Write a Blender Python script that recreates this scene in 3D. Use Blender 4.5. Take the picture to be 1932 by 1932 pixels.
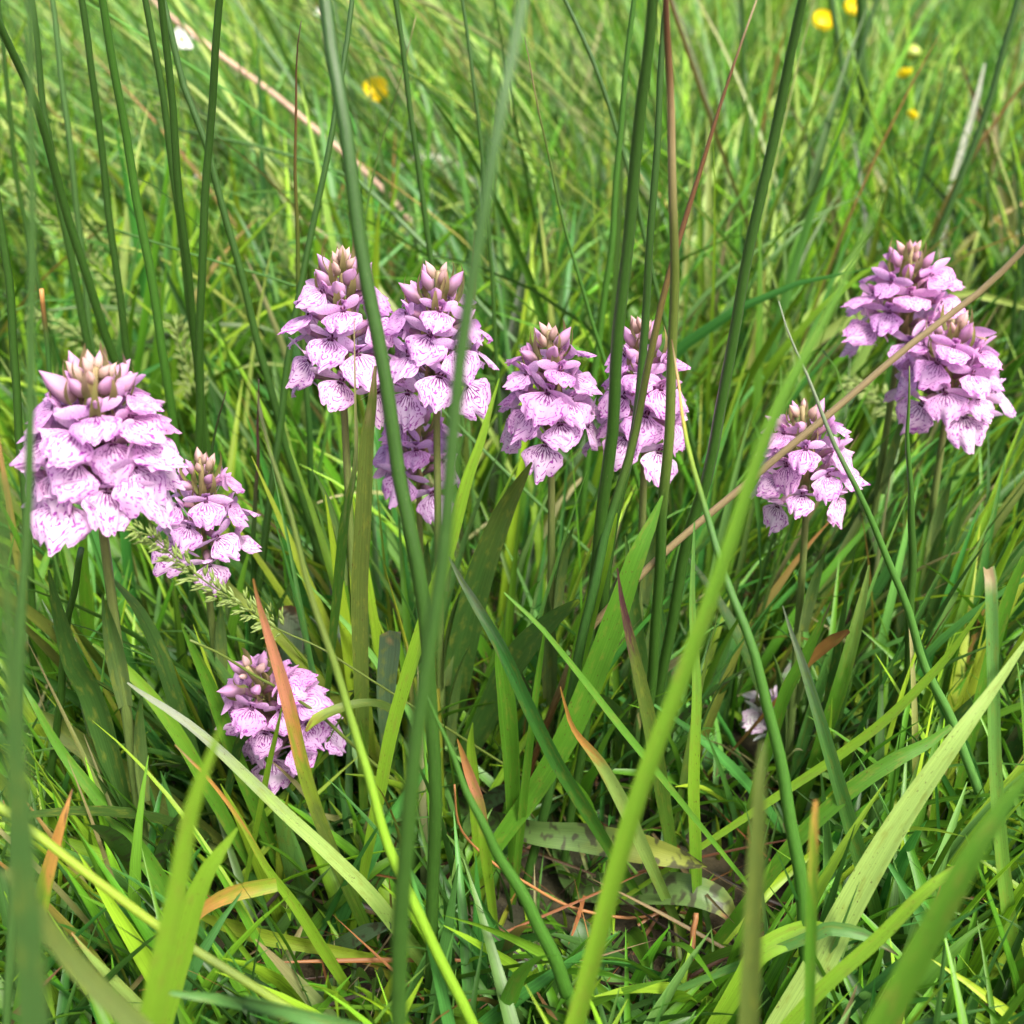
import bpy, math, random
import numpy as np
from mathutils import Vector, Matrix

for o in list(bpy.data.objects):
    bpy.data.objects.remove(o, do_unlink=True)
scene = bpy.context.scene
COL = scene.collection
R = math.radians
random.seed(11)
rng = np.random.default_rng(11)

# ------------------------------------------------------------------ camera
CAM_H, PITCH, HALF = 0.29, R(28.0), math.tan(R(24.0))
cam = bpy.data.cameras.new('camera')
cam.sensor_width = 36.0
cam.lens = 18.0 / HALF
cam.clip_start, cam.clip_end = 0.01, 500.0
cam.dof.use_dof = True
cam.dof.focus_distance = 0.325
cam.dof.aperture_fstop = 14.0
cam_ob = bpy.data.objects.new('camera', cam)
COL.objects.link(cam_ob)
cam_ob.location = (0, 0, CAM_H)
cam_ob.rotation_euler = (R(90) - PITCH, 0, 0)
scene.camera = cam_ob

# ------------------------------------------------------------------ sky, sun, exposure
SUN_EL, SUN_AZ = R(56.0), R(142.0)          # azimuth measured from +Y towards +X
world = bpy.data.worlds.new('World')
scene.world = world
world.use_nodes = True
wn = world.node_tree
sky = wn.nodes.new('ShaderNodeTexSky')
sky.sky_type = 'NISHITA'
sky.sun_disc = False
sky.sun_elevation = SUN_EL
sky.sun_rotation = SUN_AZ
sky.air_density = 0.6
sky.dust_density = 6.0
sky.ozone_density = 0.4
bg = wn.nodes['Background']
wn.links.new(sky.outputs[0], bg.inputs[0])
bg.inputs[1].default_value = 0.15
sun = bpy.data.lights.new('sun', 'SUN')
sun.energy = 2.4
sun.angle = R(15.0)
sun.color = (1.0, 0.97, 0.91)
sun_ob = bpy.data.objects.new('sun', sun)
COL.objects.link(sun_ob)
sd = Vector((math.sin(SUN_AZ) * math.cos(SUN_EL), math.cos(SUN_AZ) * math.cos(SUN_EL), math.sin(SUN_EL)))
sun_ob.rotation_euler = sd.to_track_quat('Z', 'Y').to_euler()
sun_ob.location = (2, 2, 4)
scene.view_settings.view_transform = 'Standard'
scene.view_settings.look = 'None'
scene.view_settings.gamma = 1.0
scene.view_settings.exposure = 1.25
scene.render.engine = 'CYCLES'
scene.cycles.max_bounces = 4
scene.cycles.transmission_bounces = 3
scene.cycles.diffuse_bounces = 2
scene.cycles.glossy_bounces = 1

# ------------------------------------------------------------------ geometry helpers
CP, SP = math.cos(PITCH), math.sin(PITCH)
CAMV = Vector((0, 0, CAM_H))

def at(px, py, y):
    """point seen at (px, py) of a 1932-px wide picture, standing y metres in front of the camera"""
    u = (px - 966) / 966 * HALF
    v = -(py - 966) / 966 * HALF
    d = Vector((u, CP + v * SP, -SP + v * CP))
    return CAMV + d * (y / d.y)

def px_size(p):
    """metres covered by one picture pixel at point p"""
    rel = p - CAMV
    depth = rel.y * CP - rel.z * SP
    return depth * 2 * HALF / 1932

def project(P):
    """(n,3) array -> px, py, depth"""
    rel = P - np.array([0, 0, CAM_H])
    depth = rel[..., 1] * CP - rel[..., 2] * SP
    up = rel[..., 1] * SP + rel[..., 2] * CP
    dd = np.maximum(depth, 1e-4)
    return 966 + rel[..., 0] / dd / HALF * 966, 966 - up / dd / HALF * 966, depth

def spline(pts, n):
    """Catmull-Rom through pts (list of Vectors) -> n points, and parameter values"""
    P = [pts[0] * 2 - pts[1]] + list(pts) + [pts[-1] * 2 - pts[-2]]
    seg = [(pts[i + 1] - pts[i]).length for i in range(len(pts) - 1)]
    tot = sum(seg)
    out, k, acc = [], 0, 0.0
    for i in range(n):
        s = tot * i / (n - 1)
        while k < len(seg) - 1 and s > acc + seg[k]:
            acc += seg[k]; k += 1
        t = min(1.0, max(0.0, (s - acc) / max(seg[k], 1e-9)))
        a, b, c, d = P[k], P[k + 1], P[k + 2], P[k + 3]
        out.append(0.5 * ((2 * b) + (c - a) * t + (2 * a - 5 * b + 4 * c - d) * t * t + (3 * b - a - 3 * c + d) * t ** 3))
    return out

def lerp_stops(stops, t):
    if t <= stops[0][0]: return stops[0][1]
    for (a, ca), (b, cb) in zip(stops, stops[1:]):
        if t <= b:
            f = (t - a) / max(b - a, 1e-9)
            if isinstance(ca, (int, float)): return ca + (cb - ca) * f
            return tuple(x + (y - x) * f for x, y in zip(ca, cb))
    return stops[-1][1]

def mesh_from(name, verts, faces, cols=None, uvw=None, mat=None):
    me = bpy.data.meshes.new(name)
    me.from_pydata([tuple(v) for v in verts], [], faces)
    finish(me, cols, uvw, mat)
    return me

def finish(me, cols, uvw, mat):
    n = len(me.vertices)
    if cols is not None:
        a = me.color_attributes.new('Col', 'FLOAT_COLOR', 'POINT')
        c = np.ones((n, 4), np.float32); c[:, :3] = np.asarray(cols, np.float32)
        a.data.foreach_set('color', c.ravel())
    if uvw is not None:
        a = me.attributes.new('uvw', 'FLOAT_VECTOR', 'POINT')
        a.data.foreach_set('vector', np.asarray(uvw, np.float32).ravel())
    me.polygons.foreach_set('use_smooth', np.ones(len(me.polygons), bool))
    if mat: me.materials.append(mat)
    me.update()

def tag(o, label=None, cat=None, group=None, kind=None):
    if label: o['label'] = label
    if cat: o['category'] = cat
    if group: o['group'] = group
    if kind: o['kind'] = kind
    return o

def link(name, me, parent=None, loc=(0, 0, 0)):
    o = bpy.data.objects.new(name, me)
    COL.objects.link(o)
    o.location = loc
    if parent: o.parent = parent
    return o

def empty(name, loc):
    o = bpy.data.objects.new(name, None)
    o.empty_display_size = 0.01
    COL.objects.link(o)
    o.location = loc
    return o

# ------------------------------------------------------------------ materials
def nodes_of(name):
    m = bpy.data.materials.new(name)
    m.use_nodes = True
    nt = m.node_tree
    for n in list(nt.nodes): nt.nodes.remove(n)
    return m, nt

def N(nt, kind, **kw):
    n = nt.nodes.new(kind)
    for k, v in kw.items(): setattr(n, k, v)
    return n

def M(nt, op, a, b=None, c=None):
    n = nt.nodes.new('ShaderNodeMath'); n.operation = op
    for i, x in enumerate((a, b, c)):
        if x is None: continue
        if isinstance(x, (int, float)): n.inputs[i].default_value = x
        else: nt.links.new(x, n.inputs[i])
    return n.outputs[0]

def mixc(nt, fac, a, b, mode='MIX'):
    n = nt.nodes.new('ShaderNodeMix'); n.data_type = 'RGBA'; n.blend_type = mode
    for i, x in ((0, fac), (6, a), (7, b)):
        if isinstance(x, (int, float)): n.inputs[i].default_value = x
        elif isinstance(x, tuple): n.inputs[i].default_value = (*x, 1)
        else: nt.links.new(x, n.inputs[i])
    return n.outputs[2]

def smooth(nt, x, lo, hi):
    n = nt.nodes.new('ShaderNodeMapRange'); n.interpolation_type = 'SMOOTHSTEP'
    nt.links.new(x, n.inputs[0])
    n.inputs[1].default_value = lo; n.inputs[2].default_value = hi
    return n.outputs[0]

def noise(nt, vec, scale, detail=2.0, rough=0.5):
    n = nt.nodes.new('ShaderNodeTexNoise')
    n.inputs['Scale'].default_value = scale; n.inputs['Detail'].default_value = detail
    n.inputs['Roughness'].default_value = rough
    if vec is not None: nt.links.new(vec, n.inputs['Vector'])
    return n.outputs[0]

def scaled(nt, vec, s, off=None):
    n = nt.nodes.new('ShaderNodeVectorMath'); n.operation = 'MULTIPLY'
    nt.links.new(vec, n.inputs[0]); n.inputs[1].default_value = s
    if off is None: return n.outputs[0]
    a = nt.nodes.new('ShaderNodeVectorMath'); a.operation = 'ADD'
    nt.links.new(n.outputs[0], a.inputs[0]); nt.links.new(off, a.inputs[1])
    return a.outputs[0]

def leafy(nt, col, rough, trans, bump=None, spec=0.5, tcol=None):
    """thin plant tissue: glossy-diffuse front plus light passing through"""
    p = N(nt, 'ShaderNodeBsdfPrincipled')
    p.inputs['Roughness'].default_value = rough
    p.inputs['Specular IOR Level'].default_value = spec
    t = N(nt, 'ShaderNodeBsdfTranslucent')
    nt.links.new(col, p.inputs['Base Color'])
    nt.links.new(tcol if tcol is not None else col, t.inputs['Color'])
    if bump is not None:
        b = N(nt, 'ShaderNodeBump'); b.inputs['Strength'].default_value = 0.35; b.inputs['Distance'].default_value = 0.0003
        nt.links.new(bump, b.inputs['Height'])
        nt.links.new(b.outputs[0], p.inputs['Normal'])
    mx = N(nt, 'ShaderNodeMixShader'); mx.inputs[0].default_value = trans
    nt.links.new(p.outputs[0], mx.inputs[1]); nt.links.new(t.outputs[0], mx.inputs[2])
    out = N(nt, 'ShaderNodeOutputMaterial')
    nt.links.new(mx.outputs[0], out.inputs[0])

def attr(nt, name):
    n = N(nt, 'ShaderNodeAttribute'); n.attribute_name = name
    return n

def blade_material(name, trans=0.38, rough=0.42, spots=0.0, spec=0.45):
    m, nt = nodes_of(name)
    c = attr(nt, 'Col').outputs['Color']
    uv = attr(nt, 'uvw').outputs['Vector']
    oi = N(nt, 'ShaderNodeObjectInfo').outputs['Random']
    # lengthwise veins: noise stretched along the blade
    veins = noise(nt, scaled(nt, uv, (9.0, 0.8, 31.0)), 2.2, 2.0)
    blot = noise(nt, scaled(nt, uv, (1.2, 9.0, 31.0)), 1.6, 3.0, 0.6)
    hsv = N(nt, 'ShaderNodeHueSaturation')
    nt.links.new(c, hsv.inputs['Color'])
    fineline = noise(nt, scaled(nt, uv, (26.0, 0.5, 7.0)), 2.0, 0.0)
    nt.links.new(M(nt, 'ADD', M(nt, 'MULTIPLY', fineline, 0.5), M(nt, 'MULTIPLY_ADD', veins, 0.9, 0.30)), hsv.inputs['Value'])
    yel = mixc(nt, M(nt, 'MULTIPLY', smooth(nt, blot, 0.50, 0.72), 0.5), hsv.outputs[0], (0.22, 0.25, 0.035))
    if spots:
        geo = N(nt, 'ShaderNodeNewGeometry').outputs['Position']
        fl = noise(nt, scaled(nt, uv, (3.0, 30.0, 17.0)), 2.0, 1.0)
        yel = mixc(nt, M(nt, 'MULTIPLY', smooth(nt, fl, 0.70, 0.74), spots), yel, (0.09, 0.04, 0.015))
    leafy(nt, yel, rough, trans, bump=veins, spec=spec)
    return m

MAT_BLADE = blade_material('grass_blade', spots=0.7)

def field_material():
    m, nt = nodes_of('meadow_grass')
    c = attr(nt, 'Col').outputs['Color']
    uv = attr(nt, 'uvw').outputs['Vector']
    v = noise(nt, scaled(nt, uv, (4.0, 1.5, 31.0)), 2.0, 0.0)
    hsv = N(nt, 'ShaderNodeHueSaturation')
    nt.links.new(c, hsv.inputs['Color']); nt.links.new(M(nt, 'MULTIPLY_ADD', v, 0.8, 0.6), hsv.inputs['Value'])
    leafy(nt, hsv.outputs[0], 0.45, 0.34, spec=0.45)
    return m
MAT_FIELD = field_material()
MAT_LEAF = blade_material('orchid_leaf', trans=0.25, rough=0.4)

def rush_material():
    m, nt = nodes_of('rush')
    c = attr(nt, 'Col').outputs['Color']
    uv = attr(nt, 'uvw').outputs['Vector']
    st = noise(nt, scaled(nt, uv, (11.0, 0.7, 11.0)), 2.0, 2.0)
    bl = noise(nt, scaled(nt, uv, (1.5, 14.0, 5.0)), 2.0, 3.0)
    hsv = N(nt, 'ShaderNodeHueSaturation')
    nt.links.new(c, hsv.inputs['Color'])
    nt.links.new(M(nt, 'ADD', M(nt, 'MULTIPLY', st, 1.1), M(nt, 'MULTIPLY_ADD', bl, 0.7, 0.10)), hsv.inputs['Value'])
    speck = noise(nt, scaled(nt, uv, (4.0, 60.0, 3.0)), 2.0, 1.0)
    col = mixc(nt, M(nt, 'MULTIPLY', smooth(nt, speck, 0.73, 0.77), 0.45), hsv.outputs[0], (0.30, 0.33, 0.16))
    leafy(nt, col, 0.38, 0.06, bump=st, spec=0.5)
    return m
MAT_RUSH = rush_material()

def spotted_leaf_material():
    m, nt = nodes_of('spotted_leaf')
    c = attr(nt, 'Col').outputs['Color']
    uv = attr(nt, 'uvw').outputs['Vector']
    veins = noise(nt, scaled(nt, uv, (9.0, 0.8, 11.0)), 2.2, 2.0)
    hsv = N(nt, 'ShaderNodeHueSaturation')
    nt.links.new(c, hsv.inputs['Color'])
    nt.links.new(M(nt, 'MULTIPLY_ADD', veins, 0.7, 0.65), hsv.inputs['Value'])
    bars = noise(nt, scaled(nt, uv, (0.6, 16.0, 11.0)), 1.7, 1.0, 0.5)
    col = mixc(nt, M(nt, 'MULTIPLY', smooth(nt, bars, 0.50, 0.62), 0.85), hsv.outputs[0], (0.05, 0.045, 0.028))
    leafy(nt, col, 0.38, 0.2, bump=veins)
    return m
MAT_SPOT = spotted_leaf_material()

def lip_material():
    m, nt = nodes_of('orchid_lip')
    uv = attr(nt, 'uvw').outputs['Vector']
    info = N(nt, 'ShaderNodeObjectInfo')
    rnd = info.outputs['Random']
    sep = N(nt, 'ShaderNodeSeparateXYZ'); nt.links.new(uv, sep.inputs[0])
    u, v = sep.outputs[0], sep.outputs[1]
    au = M(nt, 'ABSOLUTE', u)
    comb = N(nt, 'ShaderNodeCombineXYZ')
    nt.links.new(M(nt, 'MULTIPLY_ADD', u, 0.35, M(nt, 'MULTIPLY', au, 0.75)), comb.inputs[0])
    nt.links.new(v, comb.inputs[1])
    nt.links.new(M(nt, 'MULTIPLY', rnd, 57.0), comb.inputs[2])
    sv = comb.outputs[0]
    wob = noise(nt, sv, 4.5, 2.0)
    # nested loops round the middle of the lip
    dv = M(nt, 'MULTIPLY', M(nt, 'SUBTRACT', v, 0.42), 1.25)
    r = M(nt, 'SQRT', M(nt, 'ADD', M(nt, 'MULTIPLY', u, u), M(nt, 'MULTIPLY', dv, dv)))
    rr = M(nt, 'MULTIPLY_ADD', M(nt, 'SUBTRACT', wob, 0.5), 0.55, r)
    saw = M(nt, 'ABSOLUTE', M(nt, 'SUBTRACT', M(nt, 'FRACT', M(nt, 'MULTIPLY', rr, 5.2)), 0.5))
    line = M(nt, 'SUBTRACT', 1.0, smooth(nt, saw, 0.09, 0.17))
    brk = noise(nt, scaled(nt, sv, (1, 1, 1.3)), 7.5, 1.0)
    line = M(nt, 'MULTIPLY', line, smooth(nt, brk, 0.44, 0.51))
    # dashes running down from the throat
    radial = M(nt, 'ABSOLUTE', M(nt, 'SUBTRACT', M(nt, 'FRACT', M(nt, 'MULTIPLY_ADD', wob, 0.9, M(nt, 'MULTIPLY', au, 5.5))), 0.5))
    dash = M(nt, 'SUBTRACT', 1.0, smooth(nt, radial, 0.13, 0.22))
    dash = M(nt, 'MULTIPLY', dash, M(nt, 'SUBTRACT', 1.0, smooth(nt, v, 0.32, 0.52)))
    dash = M(nt, 'MULTIPLY', dash, M(nt, 'SUBTRACT', 1.0, smooth(nt, au, 0.45, 0.75)))
    # loose dots towards the margin
    vor = N(nt, 'ShaderNodeTexVoronoi'); vor.inputs['Scale'].default_value = 8.5
    nt.links.new(sv, vor.inputs['Vector'])
    dots = M(nt, 'SUBTRACT', 1.0, smooth(nt, vor.outputs['Distance'], 0.20, 0.29))
    dots = M(nt, 'MULTIPLY', dots, smooth(nt, r, 0.45, 0.6))
    dots = M(nt, 'MULTIPLY', dots, M(nt, 'SUBTRACT', 1.0, smooth(nt, r, 0.85, 1.0)))
    mark = M(nt, 'MINIMUM', 1.0, M(nt, 'ADD', M(nt, 'MAXIMUM', line, dash), M(nt, 'MULTIPLY', dots, 0.8)))
    base = mixc(nt, smooth(nt, r, 0.15, 0.95), (0.76, 0.58, 0.75), (0.74, 0.46, 0.73))
    base = mixc(nt, 1.0, base, info.outputs['Color'], 'MULTIPLY')
    fine = noise(nt, scaled(nt, uv, (14, 3, 5)), 2.0, 2.0)
    base = mixc(nt, M(nt, 'MULTIPLY', fine, 0.25), base, (0.70, 0.40, 0.66))
    mcol = mixc(nt, smooth(nt, v, 0.1, 0.7), (0.14, 0.010, 0.14), (0.38, 0.045, 0.40))
    col = mixc(nt, M(nt, 'MULTIPLY', mark, M(nt, 'MULTIPLY_ADD', rnd, 0.15, 0.85)), base, mcol)
    leafy(nt, col, 0.55, 0.40, bump=fine, spec=0.15)
    return m
MAT_LIP = lip_material()

def petal_material(name='orchid_petal', spots=0.55):
    m, nt = nodes_of(name)
    c = attr(nt, 'Col').outputs['Color']
    uv = attr(nt, 'uvw').outputs['Vector']
    info = N(nt, 'ShaderNodeObjectInfo')
    rnd3 = N(nt, 'ShaderNodeCombineXYZ'); nt.links.new(M(nt, 'MULTIPLY', info.outputs['Random'], 40.0), rnd3.inputs[2])
    base = mixc(nt, 1.0, c, info.outputs['Color'], 'MULTIPLY')
    fine = noise(nt, scaled(nt, uv, (12, 2, 5), rnd3.outputs[0]), 2.0, 2.0)
    base = mixc(nt, M(nt, 'MULTIPLY', fine, 0.4), base, mixc(nt, 1.0, base, (0.75, 0.55, 0.85), 'MULTIPLY'))
    if spots:
        sp = noise(nt, scaled(nt, uv, (4, 9, 3), rnd3.outputs[0]), 1.6, 0.0)
        base = mixc(nt, M(nt, 'MULTIPLY', smooth(nt, sp, 0.63, 0.68), spots), base, (0.42, 0.07, 0.45))
    leafy(nt, base, 0.55, 0.40, bump=fine, spec=0.2)
    return m
MAT_PETAL = petal_material()
MAT_BUD = petal_material('orchid_bud', 0.0)

def plain_plant(name, col, trans, rough=0.5, var=0.35):
    m, nt = nodes_of(name)
    geo = N(nt, 'ShaderNodeNewGeometry').outputs['Position']
    nz = noise(nt, geo, 350.0, 3.0)
    a = tuple(x * (1 - var) for x in col); b = tuple(min(1, x * (1 + var)) for x in col)
    leafy(nt, mixc(nt, nz, a, b), rough, trans, bump=nz)
    return m
MAT_YELLOW = plain_plant('buttercup_petal', (0.88, 0.70, 0.015), 0.25, 0.25, 0.08)
MAT_YCENTRE = plain_plant('buttercup_centre', (0.70, 0.52, 0.015), 0.1, 0.6, 0.3)
MAT_WHITE = plain_plant('white_petal', (0.78, 0.78, 0.74), 0.25, 0.5, 0.06)
MAT_STALK = plain_plant('green_stalk', (0.12, 0.22, 0.035), 0.1, 0.5, 0.3)
MAT_SEED = plain_plant('seed_husk', (0.24, 0.33, 0.085), 0.3, 0.5, 0.4)
MAT_HERB = plain_plant('herb_leaf', (0.045, 0.12, 0.022), 0.3, 0.5, 0.35)
MAT_WING = plain_plant('insect_wing', (0.34, 0.26, 0.15), 0.05, 0.35, 0.5)
MAT_CHITIN = plain_plant('insect_body', (0.035, 0.025, 0.02), 0.0, 0.3, 0.3)

def ground_material():
    m, nt = nodes_of('soil_and_thatch')
    geo = N(nt, 'ShaderNodeNewGeometry').outputs['Position']
    a = noise(nt, geo, 60.0, 5.0, 0.65)
    b = noise(nt, geo, 9.0, 3.0)
    col = mixc(nt, smooth(nt, a, 0.35, 0.7), (0.018, 0.013, 0.007), (0.065, 0.048, 0.022))
    col = mixc(nt, M(nt, 'MULTIPLY', smooth(nt, b, 0.4, 0.7), 0.7), col, (0.035, 0.06, 0.014))
    p = N(nt, 'ShaderNodeBsdfPrincipled'); p.inputs['Roughness'].default_value = 0.95
    nt.links.new(col, p.inputs['Base Color'])
    bp = N(nt, 'ShaderNodeBump'); bp.inputs['Distance'].default_value = 0.004
    nt.links.new(a, bp.inputs['Height']); nt.links.new(bp.outputs[0], p.inputs['Normal'])
    out = N(nt, 'ShaderNodeOutputMaterial'); nt.links.new(p.outputs[0], out.inputs[0])
    return m
MAT_GROUND = ground_material()

# ------------------------------------------------------------------ the ground
def build_ground():
    xs = np.unique(np.concatenate([np.linspace(-120, -4, 10), np.linspace(-4, 4, 60), np.linspace(4, 120, 10)]))
    ys = np.unique(np.concatenate([np.linspace(-60, -1, 8), np.linspace(-1, 8, 70), np.linspace(8, 160, 12)]))
    vs, fs = [], []
    for y in ys:
        for x in xs:
            w = max(0.0, 1.0 - max(abs(x) - 3, abs(y - 3) - 4, 0) / 2)
            vs.append((x, y, -0.006 + 0.004 * w * math.sin(x * 9 + 1) * math.sin(y * 7)))
    nx = len(xs)
    for j in range(len(ys) - 1):
        for i in range(nx - 1):
            a = j * nx + i
            fs.append((a, a + 1, a + nx + 1, a + nx))
    tag(link('ground', mesh_from('ground', vs, fs, mat=MAT_GROUND)), 'dark damp soil and thatch under the meadow grass', 'ground', kind='structure')
build_ground()

# ------------------------------------------------------------------ palette (albedo)
P = dict(
    rush=(0.030, 0.084, 0.010), rushl=(0.045, 0.135, 0.014), rushg=(0.06, 0.14, 0.03), rusho=(0.08, 0.11, 0.016),
    grass=(0.085, 0.235, 0.016), bright=(0.19, 0.36, 0.022), blue=(0.05, 0.19, 0.035), pale=(0.30, 0.45, 0.10),
    olive=(0.11, 0.16, 0.028), yellow=(0.22, 0.32, 0.025), tan=(0.31, 0.235, 0.115), orange=(0.50, 0.25, 0.06),
    salmon=(0.58, 0.24, 0.13), brown=(0.13, 0.06, 0.022), dbrown=(0.045, 0.028, 0.016), straw=(0.46, 0.40, 0.20),
    purple=(0.10, 0.04, 0.045), grey=(0.22, 0.26, 0.17), dark=(0.035, 0.105, 0.018), pinktan=(0.50, 0.33, 0.23),
    rust=(0.36, 0.16, 0.055), leaf=(0.05, 0.125, 0.022), white=(0.62, 0.64, 0.50), mint=(0.11, 0.27, 0.06))

def stops(spec):
    """'tip:green' colour list given from tip to root -> stops over 0 (root) .. 1 (tip)"""
    if isinstance(spec, str): spec = [(1.0, spec)]
    st = sorted((t, P[c]) for t, c in spec)
    return st

def to_ground(pts, steep=0.55):
    """pts from tip to low end -> list from the root on the ground to the tip"""
    pts = list(pts)
    d = (pts[-1] - pts[-2]).normalized()
    z = pts[-1].z
    if z > 0.002:
        dz = min(d.z, -steep)
        h = Vector((d.x, d.y, 0))
        dirv = Vector((h.x, h.y, dz))
        t = (z + 0.006) / -dz
        end = pts[-1] + dirv * t
        if t * dirv.length > 0.03:
            mid = pts[-1] + dirv * t * 0.5
            pts.append(mid)
        pts.append(end)
    pts.reverse()
    return pts

def shift(pts, base):
    return [p - base for p in pts]

# ------------------------------------------------------------------ tubes (rushes, stems)
def tube_mesh(name, pts, radii, cols, mat, sides=8):
    vs, fs, cc, uu = [], [], [], []
    n = len(pts)
    seed = random.random() * 40
    L = 0
    ref = Vector((0.3, 0.9, 0.1))
    for i, p in enumerate(pts):
        t = (pts[min(i + 1, n - 1)] - pts[max(i - 1, 0)]).normalized()
        s = t.cross(ref).normalized(); b = t.cross(s)
        if i: L += (pts[i] - pts[i - 1]).length
        for k in range(sides):
            a = 2 * math.pi * k / sides
            vs.append(p + (s * math.cos(a) + b * math.sin(a)) * radii[i])
            cc.append(cols[i]); uu.append((math.cos(a), L * 12, seed + math.sin(a)))
    for i in range(n - 1):
        for k in range(sides):
            a = i * sides + k; b2 = i * sides + (k + 1) % sides
            fs.append((a, b2, b2 + sides, a + sides))
    fs.append(tuple(range(sides))[::-1]); fs.append(tuple(range((n - 1) * sides, n * sides)))
    return mesh_from(name, vs, fs, cc, uu, mat)

def rush(trace, y0, y1, wpx, spec, label, name='rush', cat='rush', ext=0.0, taper=True, group=None, wtop=None, steep=0.55):
    """trace: picture points from top to bottom; y0/y1 distance at top/bottom; wpx width at the low end"""
    n = len(trace)
    pts = [at(px, py, y0 + (y1 - y0) * i / (n - 1)) for i, (px, py) in enumerate(trace)]
    low_r = px_size(pts[-1]) * wpx / 2
    if ext:
        d = (pts[0] - pts[1]).normalized()
        pts.insert(0, pts[0] + d * ext)
    root = to_ground(pts, steep)
    base = Vector((root[0].x, root[0].y, 0.0))
    q = spline(shift(root, base), 34)
    wob = [random.uniform(0, 6.28) for _ in range(4)]
    q = [p + Vector((math.sin(i * 0.5 + wob[0]) + 0.6 * math.sin(i * 1.3 + wob[1]), 0.7 * math.sin(i * 0.6 + wob[2]), 0)) * low_r * 0.22 for i, p in enumerate(q)]
    top_r = low_r * 0.12 if taper else low_r * 0.8
    if wtop: top_r = px_size(pts[0]) * wtop / 2
    st = stops(spec)
    rad = [low_r + (top_r - low_r) * (max(0, (i / 33 - 0.25) / 0.75) ** 1.6) for i in range(34)]
    cols = [lerp_stops(st, i / 33) for i in range(34)]
    o = link(name, tube_mesh(name, q, rad, cols, MAT_RUSH), loc=base)
    tag(o, label, cat, group)
    return o

# ------------------------------------------------------------------ blades
def ribbon_mesh(name, pts, widths, sides, cols, mat, nx=3, fold=0.22, wave=0.0, blunt=False):
    vs, fs, cc, uu = [], [], [], []
    n = len(pts); L = 0; seed = random.random() * 40
    ph = random.random() * 6
    for i, p in enumerate(pts):
        t = (pts[min(i + 1, n - 1)] - pts[max(i - 1, 0)]).normalized()
        s = (sides[i] - t * sides[i].dot(t)).normalized()
        nn = t.cross(s)
        if i: L += (pts[i] - pts[i - 1]).length
        for k in range(nx):
            a = -1 + 2 * k / (nx - 1)
            off = (abs(a) - 0.5) * fold + wave * abs(a) * math.sin(L * 160 + ph + a * 2)
            jag = 0.0
            if blunt and i == n - 1: jag = random.uniform(-0.5, 0.5) * widths[i] * 0.5
            vs.append(p + s * a * widths[i] * 0.5 + nn * off * widths[i] * 0.5 + t * jag)
            cj = cols[min(n - 1, max(0, i + random.choice((-2, -1, 0, 0, 1, 2))))]
            cc.append(cj); uu.append((a, L * 12, seed))
    for i in range(n - 1):
        for k in range(nx - 1):
            a = i * nx + k
            fs.append((a, a + 1, a + nx + 1, a + nx))
    return mesh_from(name, vs, fs, cc, uu, mat)

TRACED = []
def blade(trace, ys, wid, spec, label, name='grass_shoot', cat='grass', mat=None, roll=None, nx=5, fold=0.3,
          parent=None, free=False, blunt=False, steep=0.55, wave=0.0, group=None, n=36, rootpt=None):
    """trace/wid from the tip down; ys = (tip, ..., low) distances; wid in picture pixels as seen"""
    m = len(trace)
    pts = []
    for i, (px, py) in enumerate(trace):
        f = i / (m - 1) * (len(ys) - 1); k = min(int(f), len(ys) - 2)
        pts.append(at(px, py, ys[k] + (ys[k + 1] - ys[k]) * (f - k)))
    wm = [w * px_size(p) for w, p in zip(wid, pts)]
    # arc positions of the traced points, from the tip
    arc = [0.0]
    for a, b in zip(pts, pts[1:]): arc.append(arc[-1] + (b - a).length)
    if rootpt is not None: root = (pts + [rootpt])[::-1]
    elif free: root = pts[::-1]
    else: root = to_ground(pts, steep)
    base = Vector((root[0].x, root[0].y, 0.0))
    q = spline(root, n)
    L = sum((b - a).length for a, b in zip(q, q[1:]))
    st = stops(spec)
    roll = random.uniform(-0.6, 0.6) if roll is None else roll
    widths, sides, cols = [], [], []
    acc = 0
    for i, p in enumerate(q):
        if i: acc += (q[i] - q[i - 1]).length
        from_tip = L - acc
        w = lerp_stops(list(zip(arc, wm)), from_tip)
        if from_tip > arc[-1]: w *= max(0.55, 1 - 0.4 * (from_tip - arc[-1]) / 0.05)
        t = (q[min(i + 1, n - 1)] - q[max(i - 1, 0)]).normalized()
        view = (p - CAMV).normalized()
        s = t.cross(view)
        s = s.normalized() if s.length > 1e-5 else Vector((1, 0, 0))
        s = Matrix.Rotation(roll, 3, t) @ s
        widths.append(max(w, 0.0002) / max(0.5, math.cos(roll))); sides.append(s); cols.append(lerp_stops(st, i / (n - 1)))
    for p, w in zip(q[6:], widths[6:]): TRACED.append((p.x, p.y, p.z, w / px_size(p)))
    if parent: base = parent.location.copy()
    o = link(name, ribbon_mesh(name, shift(q, base), widths, sides, cols, mat or MAT_BLADE, nx, fold, wave, blunt), parent,
             (0, 0, 0) if parent else base)
    if not parent: tag(o, label, cat, group)
    return o
# ------------------------------------------------------------------ orchid pieces (local: +Y outwards, +Z up)
LILAC, PINK, PALEL = (0.81, 0.56, 0.79), (0.82, 0.54, 0.75), (0.85, 0.69, 0.83)

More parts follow.
